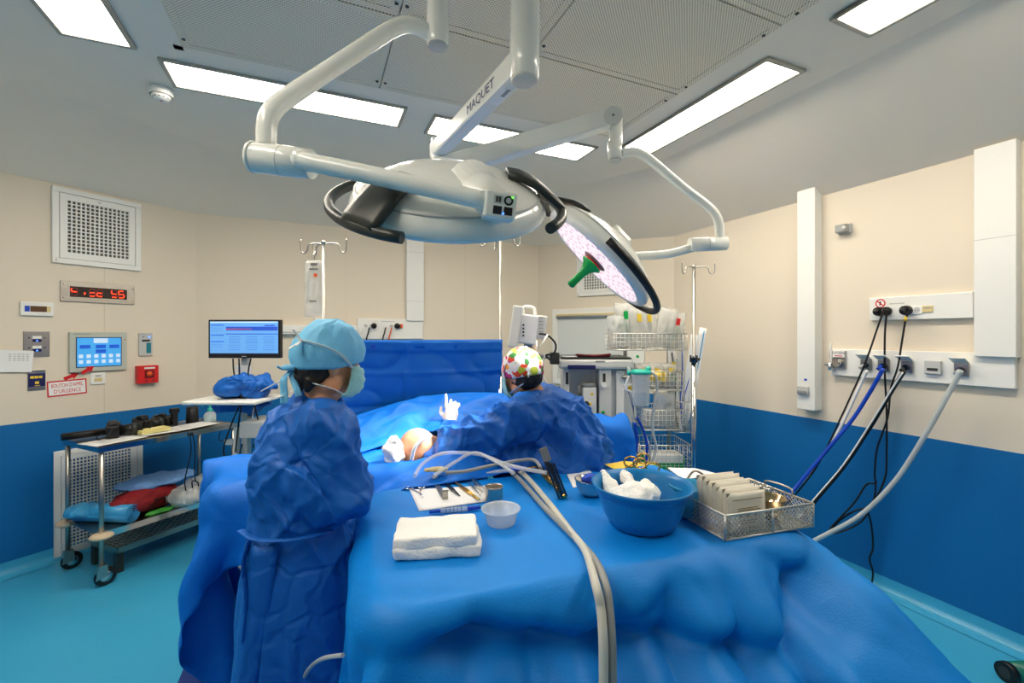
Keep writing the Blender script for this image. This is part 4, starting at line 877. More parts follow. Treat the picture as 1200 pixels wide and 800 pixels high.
mb.cap((-.0, .02, 1.19), LS, .13, .11); mb.cap((0, .04, 1.19), RS, .13, .11); mb.cap(LS, LE, .11, .088); mb.cap(LE, LE.lerp(LW_, .85), .088, .05); mb.cap(RS, RE_, .1, .085); mb.cap(RE_, RE_.lerp(RW, .8), .085, .055)
mb.cap(LE+V((-.06, 0, -.045)), (-.12, -.06, 1.02), .06, .11); mb.cap((-.25, -.08, 1.02), (.0, -.04, .95), .09, .15)
def gdisp2(p):
    q = V((p.x*.75+p.z*.66, p.y, p.z*.75-p.x*.66)); q2_ = V((p.x*.9-p.z*.4, p.y, p.z*.9+p.x*.4))
    f = .014*(fold(p, 4, 4, 4, 2)-.5)+.034*(sharp(q, 8, 8, 1.6, 4)-.35)+.026*(sharp(q2_, 8, 8, 1.8, 12)-.35)+.008*(sharp(p, 15, 15, 10, 7)-.4)
    return f*(.3 if p.z > 1.28 else 1)
link('gown', remeshed(mb, .009, 2, gdisp2), 'gown', s2, sub=1)
def floral():
    m = mat('flowered_cotton', (236, 232, 228), .7, var=.02); nt = m.node_tree; N = nt.nodes; L = nt.links; b = N['Principled BSDF']
    mp = [n for n in N if n.type == 'MAPPING'][0]; src = b.inputs['Base Color'].links[0].from_socket
    nz = N.new('ShaderNodeTexNoise'); nz.inputs['Scale'].default_value = 30; L.new(mp.outputs[0], nz.inputs[0])
    ad = N.new('ShaderNodeVectorMath'); ad.operation = 'MULTIPLY_ADD'; ad.inputs[1].default_value = (.03, .03, .03); L.new(nz.outputs['Color'], ad.inputs[0]); L.new(mp.outputs[0], ad.inputs[2])
    vo = N.new('ShaderNodeTexVoronoi'); vo.inputs['Scale'].default_value = 30; L.new(ad.outputs[0], vo.inputs['Vector'])
    cr = N.new('ShaderNodeValToRGB'); cr.color_ramp.interpolation = 'CONSTANT'; e = cr.color_ramp.elements
    cols_ = [(232, 70, 30), (240, 150, 60), (60, 130, 60), (180, 190, 50), (190, 40, 110), (238, 234, 230), (238, 234, 230)]
    sx = N.new('ShaderNodeSeparateColor'); L.new(vo.outputs['Color'], sx.inputs[0]); L.new(sx.outputs[0], cr.inputs[0])
    e[0].color = (*lin(cols_[0]), 1); e[1].position = 1/7; e[1].color = (*lin(cols_[1]), 1)
    for k in range(2, 7): q = e.new(k/7); q.color = (*lin(cols_[k]), 1)
    lt_ = N.new('ShaderNodeMath'); lt_.operation = 'LESS_THAN'; lt_.inputs[1].default_value = .62; L.new(vo.outputs['Distance'], lt_.inputs[0])
    mx = N.new('ShaderNodeMix'); mx.data_type = 'RGBA'; L.new(lt_.outputs[0], mx.inputs[0]); L.new(src, mx.inputs[6]); L.new(cr.outputs[0], mx.inputs[7]); L.new(mx.outputs[2], b.inputs['Base Color']); return m
cp = capmesh(hc, R2, (.093, .114, .114), lambda dy: 1.92-.4*dy if dy > 0 else 1.92-.1*dy, .035, 8).build('surgical_cap', floral(), s2, solid=.002); cp['label'] = 'white cap printed with bright flowers'
hr = MB().ball(hc+R2 @ V((0, -.028, -.025)), (.08, .085, .072), 16, R2); link('hair', remeshed(hr, .005, 2, lambda p: .004*noise.noise(p*60)), 'hair', s2)
ms = maskmesh(hc, R2).build('face_mask', mk, s2, solid=.003)
strap([hc+R2 @ V((-.07, .045, -.09)), hc+R2 @ V((-.078, -.0, -.075)), hc+R2 @ V((-.06, -.05, -.06)), hc+R2 @ V((.0, -.10, -.045))]).build('mask_strap', 'white', ms)
strap([hc+R2 @ V((-.078, .05, -.01)), hc+R2 @ V((-.088, .02, .05)), hc+R2 @ V((-.05, -.06, .10)), hc+R2 @ V((.0, -.07, .12))]).build('mask_strap', 'white', ms)
kn = hc+V((.075, -.02, .11))
for q in ((-.0, 0, .055), (.055, -.01, .085)): MB().tube([kn, kn+V(q)], [.006, .009], 8, flat=.4).build('strap_bow', 'white', ms)
strap([hc+R2 @ V((-.055, -.05, -.06)), hc+R2 @ V((-.055, -.08, -.04)), hc+R2 @ V((-.075, -.10, -.02))], .005).build('strap_tail', 'white', ms)
# ------------------------------------------------------------------ instrument table
TA = math.radians(-4.5); TC = (.842, 1.462); TZ = .95; TL, TW = 1.46, .95
it = thing('instrument_table', 'steel instrument table hidden under the azure drape', 'table', (TC[0], TC[1], 0), TA)
MB().bb(-TL/2+.09, TL/2-.09, -TW/2+.09, TW/2-.09, TZ-.035, TZ-.012).build('table_top', 'steel', it, bevel=.01)
for sx in (-1, 1):
    for sy in (-1, 1): MB().cyl((sx*.64, sy*.40, .06), (sx*.64, sy*.40, TZ-.05), .018).build('leg', 'steel', it); MB().cyl((sx*.64-.015, sy*.40, .045), (sx*.64+.015, sy*.40, .045), .045, n=16).build('castor', 'black', it)
for sx in (-1, 1): MB().cyl((sx*.64, -.40, .25), (sx*.64, .40, .25), .012).build('rail', 'steel', it)
nx, ny = 104, 86; hx, hy = TL/2+.80, TW/2+.76
gx_, gy_ = np.meshgrid(np.linspace(-hx, hx, nx), np.linspace(-hy, hy, ny)); ca, sa = math.cos(TA), math.sin(TA)
P0 = np.stack([TC[0]+gx_*ca-gy_*sa, TC[1]+gx_*sa+gy_*ca, np.full_like(gx_, 1.0)], -1)
P0[..., 2] += .012*np.sin(gx_*7+1)*np.cos(gy_*6)
Pt = settle(P0, [rbox(TC[0], TC[1], TZ/2, TL/2, TW/2, TZ/2, TA, .03)], steps=95, iters=9, fric=.6, eps=.004)
Pt = refine(Pt, 3, 3); ny, nx = Pt.shape[:2]
# loose flare and crumple of the hanging sides; the flat top stays flat
for i in range(ny):
    for k in range(nx):
        p = Pt[i, k]; drop = max(0, TZ+.003-p[2]); h = min(1, drop/.10); v = Vector(p)
        qx, qy = p[0]-TC[0], p[1]-TC[1]; lx, ly = qx*ca+qy*sa, -qx*sa+qy*ca
        an = math.atan2(ly/(TW/2), lx/(TL/2)); cone = max(0, math.cos(an+PI/4))**4; side = max(0, math.cos(an))**2; front = max(0, math.cos(an+PI/2))**2
        rid = abs(noise.noise(Vector((an*4.2+.9*drop, drop*.8, 4))))*2
        fl_o = drop*(.55*cone+.22*side+.10*front)+drop*(.30*cone+.16*front+.10)*(rid-.45)
        n1 = abs(noise.noise(Vector((v.x*1.9+v.z*1.5, v.y*1.9, v.z*2.2-v.x*1.2+7)))); n2 = abs(noise.noise(Vector((v.x*2.4-v.z*2.0, v.y*2.4+3, v.z*2.6+v.x*1.4)))); n3 = abs(noise.noise(Vector((v.x*5+v.z*3, v.y*5, v.z*6-v.x*3+2))))
        f = fl_o+h*(.17*(n1-.22)+.13*(n2-.22)+.035*(n3-.2)+.003*noise.noise(v*14))
        vl = float(np.interp(lx, (-.75, -.5, -.14, .38, .74, .8), (.06, .10, .165, .22, .0, -.05))); tt = drop-vl; fw_ = front*max(0, min(1, (lx+.75)/.3))
        f += fw_*h*(-.075*math.exp(-(tt/.045)**2)+.085*max(0, min(1, tt/.10)))
        lf = max(0, min(1, (an+2.75)/.6)) if an < 0 else 0; f = f*lf+min(f, .015)*(1-lf)*.5
        ddx, ddy = (max(-TL/2+.2, min(TL/2-.2, lx)), max(-TW/2+.2, min(TW/2-.2, ly))); d = Vector((lx-ddx, ly-ddy, 0)); d = d.normalized() if d.length > 1e-6 else d
        p[0] += (d.x*ca-d.y*sa)*f; p[1] += (d.x*sa+d.y*ca)*f; p[2] = min(p[2], TZ+.004)+(1-h)*.0012*noise.noise(v*9)
tag(MB().grid(Pt).build('table_drape', 'drape', solid=.003), 'azure drape covering the instrument table in the foreground', 'drape')
Z = TZ+.0065
def T(px, py, dz=0): return Wz(px, py, Z+dz)
def rod(mb, a, b, r0, r1=None, n=8): return mb.tube([a, b], [r0, r0 if r1 is None else r1], n)
def tthing(name, label, cat, px, py, rz=0, group=None): p = T(px, py); return thing(name, label, cat, p, -YAW+rz, group)
def sheet(name, label, cat, corners, m, z=0, n=10, amp=.002):
    c = [T(*q) for q in corners]; G = []
    for i in range(n+1):
        row = []
        for k in range(n+1):
            a, b = i/n, k/n; q = c[0]*(1-a)*(1-b)+c[1]*a*(1-b)+c[2]*a*b+c[3]*(1-a)*b; q.z += z+.001+amp*abs(noise.noise(q*20)); row.append(q)
        G.append(row)
    return tag(MB().grid(G).build(name, m, solid=.0008), label, cat)
sheet('paper_towel', 'white paper sheet under the small surgical instruments', 'paper', [(480, 574), (569, 569), (569, 588), (491, 599)], 'paper')
sheet('paper_towel', 'white paper sheet beside the steel bowl and bar retractors', 'paper', [(664, 556), (690, 550), (700, 562), (672, 572)], 'paper')
sheet('paper_towel', 'white paper sheet behind the blue basin near wire tray', 'paper', [(782, 548), (815, 549), (845, 556), (800, 562)], 'paper')
# small instruments
def scissors(name, label, r1, r2, tip, m='chrome', rr=.016, up=0):
    a, b, t = T(*r1, .006+up), T(*r2, .006+up), T(*tip, .004+up*.4); o = thing(name, label, 'scissors', (t.x, t.y, t.z))
    mid = (a+b)/2*.45+t*.55
    for c, nm in ((a, 'blade'), (b, 'blade')):
        cen = c-t; md = mid-t; ring = [cen+(c3(math.cos(q)*rr, 0, math.sin(q)*rr*.8) if up else Vector((math.cos(q)*rr, math.sin(q)*rr, 0))) for q in np.linspace(0, 2*PI, 18)[:-1]]
        h = MB().tube(ring, .0045 if up else .0028, 6, closed=True).build('finger_ring', m, o)
        dr = (md-cen).normalized(); rr_ = rr*(.85 if up else 1); MB().tube([cen+dr*rr, md, md*.5+(cen-md)*-.04, Vector((0, 0, 0))], [.003, .004, .0032, .001], 6).build(nm, m, o)
    MB().cyl(mid-t+Vector((0, 0, -.004)), mid-t+Vector((0, 0, .006)), .005).build('pivot_screw', m, o); return o
scissors('surgical_scissors', 'small steel scissors at the left end of the white paper', (480, 571.5), (494, 570), (496, 583), rr=.017)
o = thing('retractor', 'steel hooked retractor lying across the white paper', 'retractor', T(510, 566))
a, b = V((0, 0, .005)), T(522, 586)-T(510, 566)+V((0, 0, .005)); d = (b-a).normalized(); sd_ = d.cross(V((0, 0, 1))).normalized()*.011
G = [[p-sd_, p+sd_] for p in (a-d*.004+V((0, 0, .022)), a+V((0, 0, .02)), a+d*.002, a+(b-a)*.5, b-d*.004, b+V((0, 0, .03)), b+d*.008+V((0, 0, .036)))]
MB().grid(G, False).build('blade', 'steel', o, solid=.0028)
for nm, lab, a, b, m, r0, r1 in (
  ('forceps', 'dark tweezers just right of the hooked retractor', (520, 564), (539, 581), 'dsteel', .004, .0012), ('needle_holder', 'brass coloured clamp with green tip on white paper', (531, 563), (562, 585), 'gold', .0042, .002),
  ('scalpel', 'thin steel scalpel handle near the metal cup', (549, 564.5), (563, 580), 'steel', .0042, .002), ('probe', 'slim steel probe nearest the metal cup', (555, 559), (570, 575), 'chrome', .0032, .0012), ('forceps', 'second pair of steel tweezers behind the metal cup', (552, 560), (566, 577), 'steel', .0035, .001)):
    A_, B_ = T(*a, .008), T(*b, .008); o = thing(nm, lab, 'instrument', A_, group='instruments on the white paper'); d = B_-A_; s_ = d.cross(V((0, 0, 1))).normalized()*.004
    if nm in ('forceps', 'needle_holder'):
        for sg in (-1, 1): MB().tube([V((0, 0, 0)), d*.5+s_*sg*1.5, d+s_*sg*.3], [r0*.8, r0, r1], 6).build('jaw', m, o)
        MB().ball((0, 0, 0), r0*1.3, 8).build('joint', m, o)
    else: MB().tube([V((0, 0, 0)), d*.6, d*.68, d], [r0, r0, r0*.5, r1], 6, flat=.6).build('handle', m, o); MB().tube([d*.68, d], [r0*.5, r1], 6).build('tip', 'chrome', o)
    if nm == 'needle_holder': MB().tube([d*.82, d], [r1*1.6, r1], 6).build('green_tip', 'green', o)
o = tthing('metal_cup', 'small brushed steel cup on the instrument table', 'cup', 579, 589)
MB().lathe([(.001, .002), (.031, 0), (.033, .003), (.034, .06), (.035, .064), (.033, .065), (.031, .06), (.030, .008), (.001, .006)], 28).build('cup', 'steel', o)
o = tthing('plastic_cup', 'clear plastic cup in front of the steel cup', 'cup', 587, 613)
MB().lathe([(.001, .002), (.045, 0), (.049, .004), (.060, .046), (.067, .049), (.068, .053), (.064, .054), (.058, .049), (.047, .008), (.001, .006)], 36).build('cup', mat('frosted_cup', (220, 226, 230), .2, alpha=.5), o)
o = thing('syringe', 'blue and clear syringe behind the gauze stack', 'syringe', T(503, 603)); d = T(566, 597)-T(503, 603); q = V((0, 0, .010))
rod(MB(), q, q+d*.25, .006).build('plunger', 'royal', o); rod(MB(), q+d*.2, q+d*.7, .0095, n=12).build('barrel', 'clear', o); rod(MB(), q+d*.7, q+d*.95, .009, .006, 10).build('hub', 'royal', o); rod(MB(), q+d*.95, q+d*1.12, .005, .002).build('needle_cap', 'teal', o)
for k in range(5): rod(MB(), q+d*(.3+.07*k), q+d*(.31+.07*k), .0098, n=12).build('scale_mark', 'dark', o)
# gauze stack of folded swabs
def swab(c, w_, d_, h_, seed, parent):
    b = MB().box(0, 0, 0, w_, d_, h_); 
    me = remeshed(b, .008, 6, lambda p: .007*noise.noise(Vector((p.x*18+seed, p.y*18, p.z*30)))+.0022*noise.noise(Vector((p.x*120, p.y*120, seed)))); o = link('folded_swab', me, 'gauze', parent, sub=1); o.location = c; return o
o = tthing('gauze_stack', 'thick stack of folded white gauze swabs on the drape', 'gauze', 514, 640, math.radians(7))
swab((0, 0, .017), .255, .165, .034, 1, o); swab((-.006, .004, .046), .245, .165, .032, 7, o); swab((.104, .02, .030), .03, .12, .05, 3, o)
# hoses and leads on the table
def th(pts, zo=0): return [T(p[0], p[1], zo) if len(p) == 2 else W(*p) for p in pts]
def lead(name, label, cat, m, r, pts, group=None, raise_=0, k=7): return tag(MB().tube([p+V((0, 0, r)) for p in spline(th(pts, raise_), k)], r, 10).build(name, m), label, cat, group)
lead('instrument_hose', 'grey hose running over the front edge of the table', 'hose', 'grey', .0105, [(600, 556), (612, 568), (640, 600), (672, 632), (697, 660), (709, 688, 1.16), (714, 716, 1.12), (717, 760, 1.09), (718, 830, 1.08)], 'hoses on the table')
lead('instrument_hose', 'cream hose beside the grey one over the table front', 'hose', 'cloud', .0115, [(606, 552), (620, 565), (645, 595), (668, 626), (686, 650), (698, 690, 1.14), (704, 718, 1.11), (707, 760, 1.08), (707, 830, 1.07)], 'hoses on the table')
lead('instrument_cable', 'grey cable arching from the patient to the gold handpiece', 'cable', 'grey', .007, [(522, 556), (545, 554), (580, 546.5), (610, 541), (626, 541), (634, 550)], 'cables on the table', .10)
lead('suction_tube', 'clear suction tube curling at the back of the table', 'tube', 'clear', .008, [(486, 560), (497, 544), (520, 533), (560, 534), (590, 545), (612, 551), (640, 556)], 'cables on the table', .10)
lead('suction_tube', 'second clear tube crossing behind the steel instruments', 'tube', 'clear', .007, [(508, 560), (530, 545), (556, 532), (580, 542), (602, 556)], 'cables on the table', .11)
lead('drain_tube', 'clear tube drooping at the lower left beside the table drape', 'tube', 'frost', .006, [(352, 806, 1.42), (362, 786, 1.36), (378, 774, 1.3), (402, 770, 1.24)])
o = thing('suction_tip', 'blue ended clear suction handle on the table', 'instrument', T(570, 557, .03)); d = T(618, 551, .03)-T(570, 557, .03); q = V((0, 0, .012))
MB().tube([q, q+d*.3, q+d*.55], [.004, .012, .012], 10, flat=.6).build('film_sleeve', 'clear', o); rod(MB(), q+d*.55, q+d*.95, .011, .009, 12).build('grip', 'royal', o); rod(MB(), q+d*.95, q+d*1.3, .004, .003).build('tube', 'gold', o)
lump('rubber_glove', 'tan rubber glove lying at the back of the table', 'glove', T(512, 553, .045), (.06, .02, .012), 'tan', .5, 25, rz=-YAW+.3)
a, b = T(629, 545, .035), T(662, 582, .012); o = thing('handpiece', 'gold plated surgical handpiece leaning on the bar retractors', 'instrument', a); d = b-a
MB().tube([d*0, d*.15, d*.2, d*.55, d*.6, d*1], [.008, .012, .016, .015, .009, .006], 12).build('body', 'gold', o); MB().tube([d*.3, d*.36], .018, 12).build('collar', 'chrome', o); MB().tube([d*.25+V((.01, -.02, -.01)), d*.7+V((.012, -.02, -.01))], .004, 8).build('lever', 'gold', o)
a, b = T(660, 583, .004), W(637, 524, 1.80); o = thing('bar_retractors', 'dark steel retractor bars standing tilted beside the blue basin', 'retractor', a); d = b-a
for k in range(4):
    off = c3(.010*k-.016, .004*k, .003*(k % 2)); mb = MB(); x = d.normalized(); y = x.cross(c3(0, -1, .0)).normalized(); z_ = x.cross(y); L = d.length*(1-.03*k)
    mb.M = Matrix(((x.x, y.x, z_.x, off.x), (x.y, y.y, z_.y, off.y), (x.z, y.z, z_.z, off.z), (0, 0, 0, 1))); mb.bb(0, L*.72, -.0045, .0045, -.012, .012); mb.build('bar', 'dsteel', o, bevel=.001)
    if k == 1: m2 = MB(); m2.M = mb.M; m2.bb(L*.72, L, -.016, .016, -.003, .003); m2.build('blade', 'steel', o, bevel=.001)
o = tthing('steel_bowl', 'small polished steel bowl half behind the blue basin', 'bowl', 692, 580)
MB().lathe([(.001, .003), (.03, 0), (.045, .012), (.058, .04), (.062, .065), (.064, .066), (.060, .066), (.055, .04), (.04, .014), (.001, .006)], 32).build('bowl', 'chrome', o)
lump('blue_swab', 'blue plastic wrapper sticking out of the steel bowl', 'wrapper', T(694, 580)+V((0, 0, .05)), (.045, .03, .018), 'royal', .6, 24)
# gold ringed scissors on a yellow box
sheet('yellow_card', 'yellow packet behind the blue basin', 'packet', [(708, 549), (732, 545), (770, 549), (720, 555)], 'yellow', z=.02)
for r1, r2, tp, lab in (((739, 541), (754, 537), (722, 556), 'left gold ringed scissors behind the basin'), ((750, 543), (765, 548), (735, 556), 'right gold ringed scissors behind the basin')):
    scissors('gold_scissors', lab, r1, r2, tp, 'gold', .03, .05)
# basin
bc = T(752, 614); o = thing('basin', 'large blue plastic basin holding wet white gauze', 'basin', bc, -YAW)
MB().lathe([(.001, .003), (.095, 0), (.108, .006), (.128, .045), (.146, .10), (.152, .115), (.156, .117), (.166, .135), (.168, .141), (.163, .142), (.154, .128), (.147, .113), (.138, .09), (.118, .04), (.1, .010), (.001, .007)], 64).build('bowl', 'basin', o)
lump('gauze_in_basin', 'big white gauze pile lying in the blue basin', 'gauze', bc+c3(-.01, .0, .055), (.10, .07, .042), 'gauze', .55, 14, rz=.3, vox=.006)
for px, py, dd_, rz, sd_, lab in ((714, 574, 1.62, .35, 4, 'left twist of white gauze against the basin rim'), (737, 572, 1.63, .2, 9, 'right twist of white gauze rising over the basin rim')):
    lump('gauze_twist', lab, 'gauze', W(px, py, dd_), (.026, .075, .018), 'gauze', .9, 26, vox=.005, tilt=(.45, .2, -YAW+rz), seed=sd_)
# wire tray
f0, f1 = T(850, 634), T(953, 617); ba = math.atan2(f1.y-f0.y, f1.x-f0.x); BW = (f1-f0).length; BD = .27; BH_ = .078
o = thing('wire_tray', 'steel wire mesh sterilising tray with paper packets', 'tray', f0, ba)
MB().bb(0, BW, 0, BD, 0, .002).build('tray_base', 'steel', o)
r = MB()
for z in (.003, BH_): r.tube([(0, 0, z), (BW, 0, z), (BW, BD, z), (0, BD, z)], .0042, 8, closed=True)
for x, y in ((0, 0), (BW, 0), (BW, BD), (0, BD), (BW*.52, 0)): r.cyl((x, y, 0), (x, y, BH_), .0038)
r.build('rim_frame', 'wire', o)
def mesh_panel(o_, L, H, Mx, name='mesh_panel', p=.015, r=.0019):
    m = MB(); m.M = Mx; s = -H
    while s < L:
        for sg in (0, 1):
            x0, x1 = s, s+H; a0 = max(0, -x0); a1 = min(H, L-x0)
            if a1 > a0:
                z0, z1 = (a0, a1) if sg == 0 else (H-a0, H-a1); m.tube([(x0+a0, 0, z0), (x0+a1, 0, z1)], r, 4, caps=False)
        s += p
    return m.build(name, 'wire', o_)
I4 = Matrix.Identity(4); RZ90 = Matrix.Rotation(PI/2, 4, 'Z')
mesh_panel(o, BW, BH_, I4); mesh_panel(o, BW, BH_, Matrix.Translation((0, BD, 0))); mesh_panel(o, BD, BH_, RZ90); mesh_panel(o, BD, BH_, Matrix.Translation((BW, 0, 0)) @ RZ90)
MB().tube(spline([(BW, BD*.3, BH_), (BW+.005, BD*.32, BH_+.018), (BW, BD*.5, BH_+.024), (BW-.004, BD*.7, BH_+.018), (BW, BD*.72, BH_)], 5), .0035).build('carry_handle', 'steel', o)
MB().tube(spline([(BW*.15, BD, BH_), (BW*.3, BD+.01, BH_+.05), (BW*.42, BD, BH_+.03), (BW*.45, BD, BH_)], 5), .0045).build('carry_handle', 'steel', o)
U = V((math.cos(ba), math.sin(ba), 0)); N_ = V((-math.sin(ba), math.cos(ba), 0))
for k in range(7):
    q = f0+U*(.115-.006*k+.004*(k % 2))+N_*(.03+.014*k)+V((0, 0, .006)); w_, h_ = .155, .125+.006*k+(.004 if k % 2 else 0)
    e = thing('paper_packet', ['foremost printed white paper packet in the wire tray', 'second white paper packet standing in the wire tray', 'third white paper packet standing in the wire tray', 'fourth white paper packet standing in the wire tray', 'fifth white paper packet standing in the wire tray', 'sixth white paper packet standing in the wire tray', 'rearmost white paper packet in the wire tray'][k], 'packet', q, ba, 'paper packets in the tray'); e.rotation_euler = (math.radians(-3-k*.7), 0, ba)
    pillow(w_, h_, .010, 10, .002, k).build('packet', mat('ivory_paper', (232, 226, 210), .7, var=.03, bump=.1, bs=30), e).location = (0, 0, h_/2)
    if k == 0:
        pr = MB()
        for j_, (x, z, l) in enumerate(((0, .103, .12), (.0, .075, .08), (.005, .068, .09), (.0, .036, .07), (.0, .028, .06), (.005, .012, .06))): pr.bb(x-l/2, x+l/2, -.0072, -.0066, z-.0012, z+.0012)
        for x in (-.035, 0, .035): pr.bb(x-.008, x+.008, -.0078, -.007, .048, .062)
        pr.build('print', mat('packet_ink', (150, 132, 104), .7), e)
cc = f0+U*.03+N_*.20+V((0, 0, .006)); e = thing('plastic_beaker', 'translucent blue plastic beaker behind the paper packets', 'cup', cc, ba)
MB().lathe([(.001, .003), (.052, 0), (.058, .006), (.068, .095), (.074, .098), (.075, .104), (.070, .105), (.063, .095), (.054, .012), (.001, .009)], 36).build('cup', 'bluecup', e); MB().lathe([(.001, .045), (.056, .045)], 30).build('liquid', mat('blue_liquid', (30, 150, 210), .1), e)
cc = f0+U*.275+N_*.10+V((0, 0, .006)); e = thing('gold_bowl', 'small gold coloured bowl in the right half of the wire tray', 'bowl', cc, ba)
MB().lathe([(.001, .003), (.032, 0), (.05, .03), (.056, .07), (.058, .071), (.053, .07), (.046, .03), (.03, .006), (.001, .006)], 30).build('bowl', mat('warm_steel', (214, 184, 140), .15, metal=1), e)
lump('yellow_sponge', 'yellow cloth tucked beside the gold bowl', 'cloth', f0+U*.25+N_*.19+V((0, 0, .005)), (.06, .04, .045), 'yellow', .4, 18, rz=ba)
lump('blue_wipe', 'pale blue wipe under the packets in the tray', 'cloth', f0+U*.06+N_*.10+V((0, 0, .004)), (.05, .05, .018), mat('pale_blue_wipe', (150, 196, 226), .8, var=.1, bump=.3, bs=40), .6, 20, rz=ba)
rg = thing('ring_forceps', 'steel ring handled forceps lying across the wire tray end', 'forceps', f0+U*.30+N_*.17+V((0, 0, BH_+.006)), ba)
for s in (-1, 1):
    MB().tube([V((.03+math.cos(a)*.02, s*.018+math.sin(a)*.014, 0)) for a in np.linspace(0, 2*PI, 16)[:-1]], .003, 6, closed=True).build('finger_ring', 'chrome', rg); MB().tube([(.012, s*.014, 0), (-.06, s*-.003, 0), (-.11, s*.002, 0)], [.003, .003, .0015], 6).build('shank', 'chrome', rg)
# flat dark blue patch on the floor
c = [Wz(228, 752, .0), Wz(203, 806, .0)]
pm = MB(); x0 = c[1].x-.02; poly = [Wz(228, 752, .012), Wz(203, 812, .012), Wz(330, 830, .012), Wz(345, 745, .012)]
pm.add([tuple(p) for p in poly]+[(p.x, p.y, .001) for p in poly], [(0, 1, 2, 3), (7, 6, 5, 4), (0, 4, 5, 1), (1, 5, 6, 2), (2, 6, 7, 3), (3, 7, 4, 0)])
tag(pm.build('floor_patch', mat('dark_blue_patch', (6, 44, 116), .6, var=.15, vs=120)), 'dark blue patch on the floor at the foot of the hanging drape', 'mat')
# ------------------------------------------------------------------ steel trolley on the left
fl_ = Wz(119, 687, 0); rt_ = Wz(252, 632, 0); ta = math.atan2(.59*C_-.29*S_, .29*C_+.59*S_); TLn, TWd, TH = .84, .46, .875
o = thing('steel_trolley', 'steel trolley with wooden bumpers along the left wall', 'trolley', fl_, ta)
for x, y in ((0, 0), (TLn, 0), (0, TWd), (TLn, TWd)):
    l = MB().cyl((x, y, .13), (x, y, TH), .0135).build('leg', 'steel', o)
    if x == 0:
        MB().lathe([(.014, .30), (.045, .303), (.062, .315), (.062, .325), (.045, .337), (.014, .34)], 24).build('bumper', 'beige', l, loc=(x, y, 0))
    h = MB().prism([(-.035, .05), (.03, .06), (.025, .135), (-.02, .135)], .036, 'y', -.018).build('castor_fork', 'steel', l, loc=(x, y, 0))
    wl = MB(); wl.M = Matrix.Translation((x+.02, y, .058)) @ Matrix.Rotation(PI/2, 4, 'X'); wl.lathe([(.030, -.014), (.050, -.014), (.058, -.008), (.058, .008), (.050, .014), (.030, .014)], 24); wl.build('castor_wheel', 'black', l); wl = MB(); wl.M = Matrix.Translation((x+.02, y, .058)) @ Matrix.Rotation(PI/2, 4, 'X'); wl.lathe([(.001, -.015), (.032, -.015), (.032, .015), (.001, .015)], 20); wl.build('wheel_hub', 'chrome', l)
MB().bb(-.02, TLn+.02, -.02, TWd+.02, TH, TH+.008).build('top_tray', 'steel', o, bevel=.003)
r = MB()
for q in ((-.02, TLn+.02, -.022, -.018), (-.02, TLn+.02, TWd+.018, TWd+.022), (-.022, -.018, -.02, TWd+.02), (TLn+.018, TLn+.022, -.02, TWd+.02)): r.bb(*q, TH-.02, TH+.014)
r.build('tray_lip', 'chrome', o)
MB().bb(-.01, TLn+.01, -.01, TWd+.01, .325, .335).build('lower_shelf', 'steel', o); MB().bb(-.01, TLn+.01, -.014, -.01, .305, .345).build('shelf_lip', 'chrome', o)
def TR(x, y, z): c, s = math.cos(ta), math.sin(ta); return V((fl_.x+x*c-y*s, fl_.y+x*s+y*c, z))
TT = TH+.0165
# papers, camera gear, cup, bottle
pp = mat('printed_paper', (232, 232, 230), .7, var=.03)
for k, (x, y, a, sx, sy, lab) in enumerate(((.12, .14, .1, .30, .21, 'white paper sheet at the near end of the trolley'), (.42, .16, -.15, .30, .21, 'printed paper sheet in the middle of the trolley'), (.62, .15, .12, .30, .21, 'white paper sheet beside the sanitiser bottle'))):
    m_ = MB(); G = [[(i/8*sx-sx/2, j_/6*sy-sy/2, .0012+.004*k+.003*abs(noise.noise(V((i*.5, j_*.5, k))))) for j_ in range(7)] for i in range(9)]; e = tag(m_.grid(G).build('paper_sheet', pp, solid=.0005), lab, 'paper'); e.location = TR(x, y, TT-.003); e.rotation_euler.z = ta+a
    pr = MB()
    for j_ in range(6): pr.bb(-.1, -.1+.05+.12*random.random(), -.07+j_*.022, -.067+j_*.022, .0062+.004*k, .0064+.004*k)
    pr.build('print', mat('grey_ink', (120, 120, 124), .7), e)
def camera_rig(name, label, x, y, rz, s):
    e = thing(name, label, 'camera', TR(x, y, TT), ta+rz)
    MB().bb(-.07*s, .07*s, -.035*s, .035*s, 0, .085*s).build('body', 'black', e, bevel=.012); MB().prism([(-.03*s, .085*s), (.03*s, .085*s), (.02*s, .115*s), (-.02*s, .115*s)], .05*s, 'y', -.025*s).build('prism_hump', 'black', e, bevel=.006)
    MB().cyl((0, -.035*s, .042*s), (0, -.16*s, .042*s), .036*s, .042*s, 22).build('lens', 'black', e); MB().cyl((0, -.10*s, .042*s), (0, -.13*s, .042*s), .0435*s, n=22).build('lens_ring', 'dark', e); MB().cyl((0, -.161*s, .042*s), (0, -.160*s, .042*s), .035*s, n=22).build('front_glass', 'glass', e)
    MB().bb(.04*s, .072*s, -.045*s, .03*s, .005*s, .095*s).build('grip', 'dark', e, bevel=.01); MB().cyl((.05*s, -.0, .09*s), (.05*s, -.0, .105*s), .012*s).build('dial', 'dark', e)
    MB().tube(spline([(-.07*s, 0, .07*s), (-.11*s, .03, .03*s), (-.08*s, .07, .01), (.03, .08, .008), (.09*s, .04, .03*s), (.07*s, 0, .07*s)], 6), .006, 8, flat=.4).build('strap', 'black', e)
    return e
camera_rig('camera', 'black camera with long lens at the near end of the trolley', .16, .25, 1.2, 1.0); camera_rig('camera', 'second black camera lying behind the yellow notepad', .36, .30, 1.75, 1.0); camera_rig('camera', 'black camera with upright flash furthest along the trolley', .50, .33, 2.2, .9)
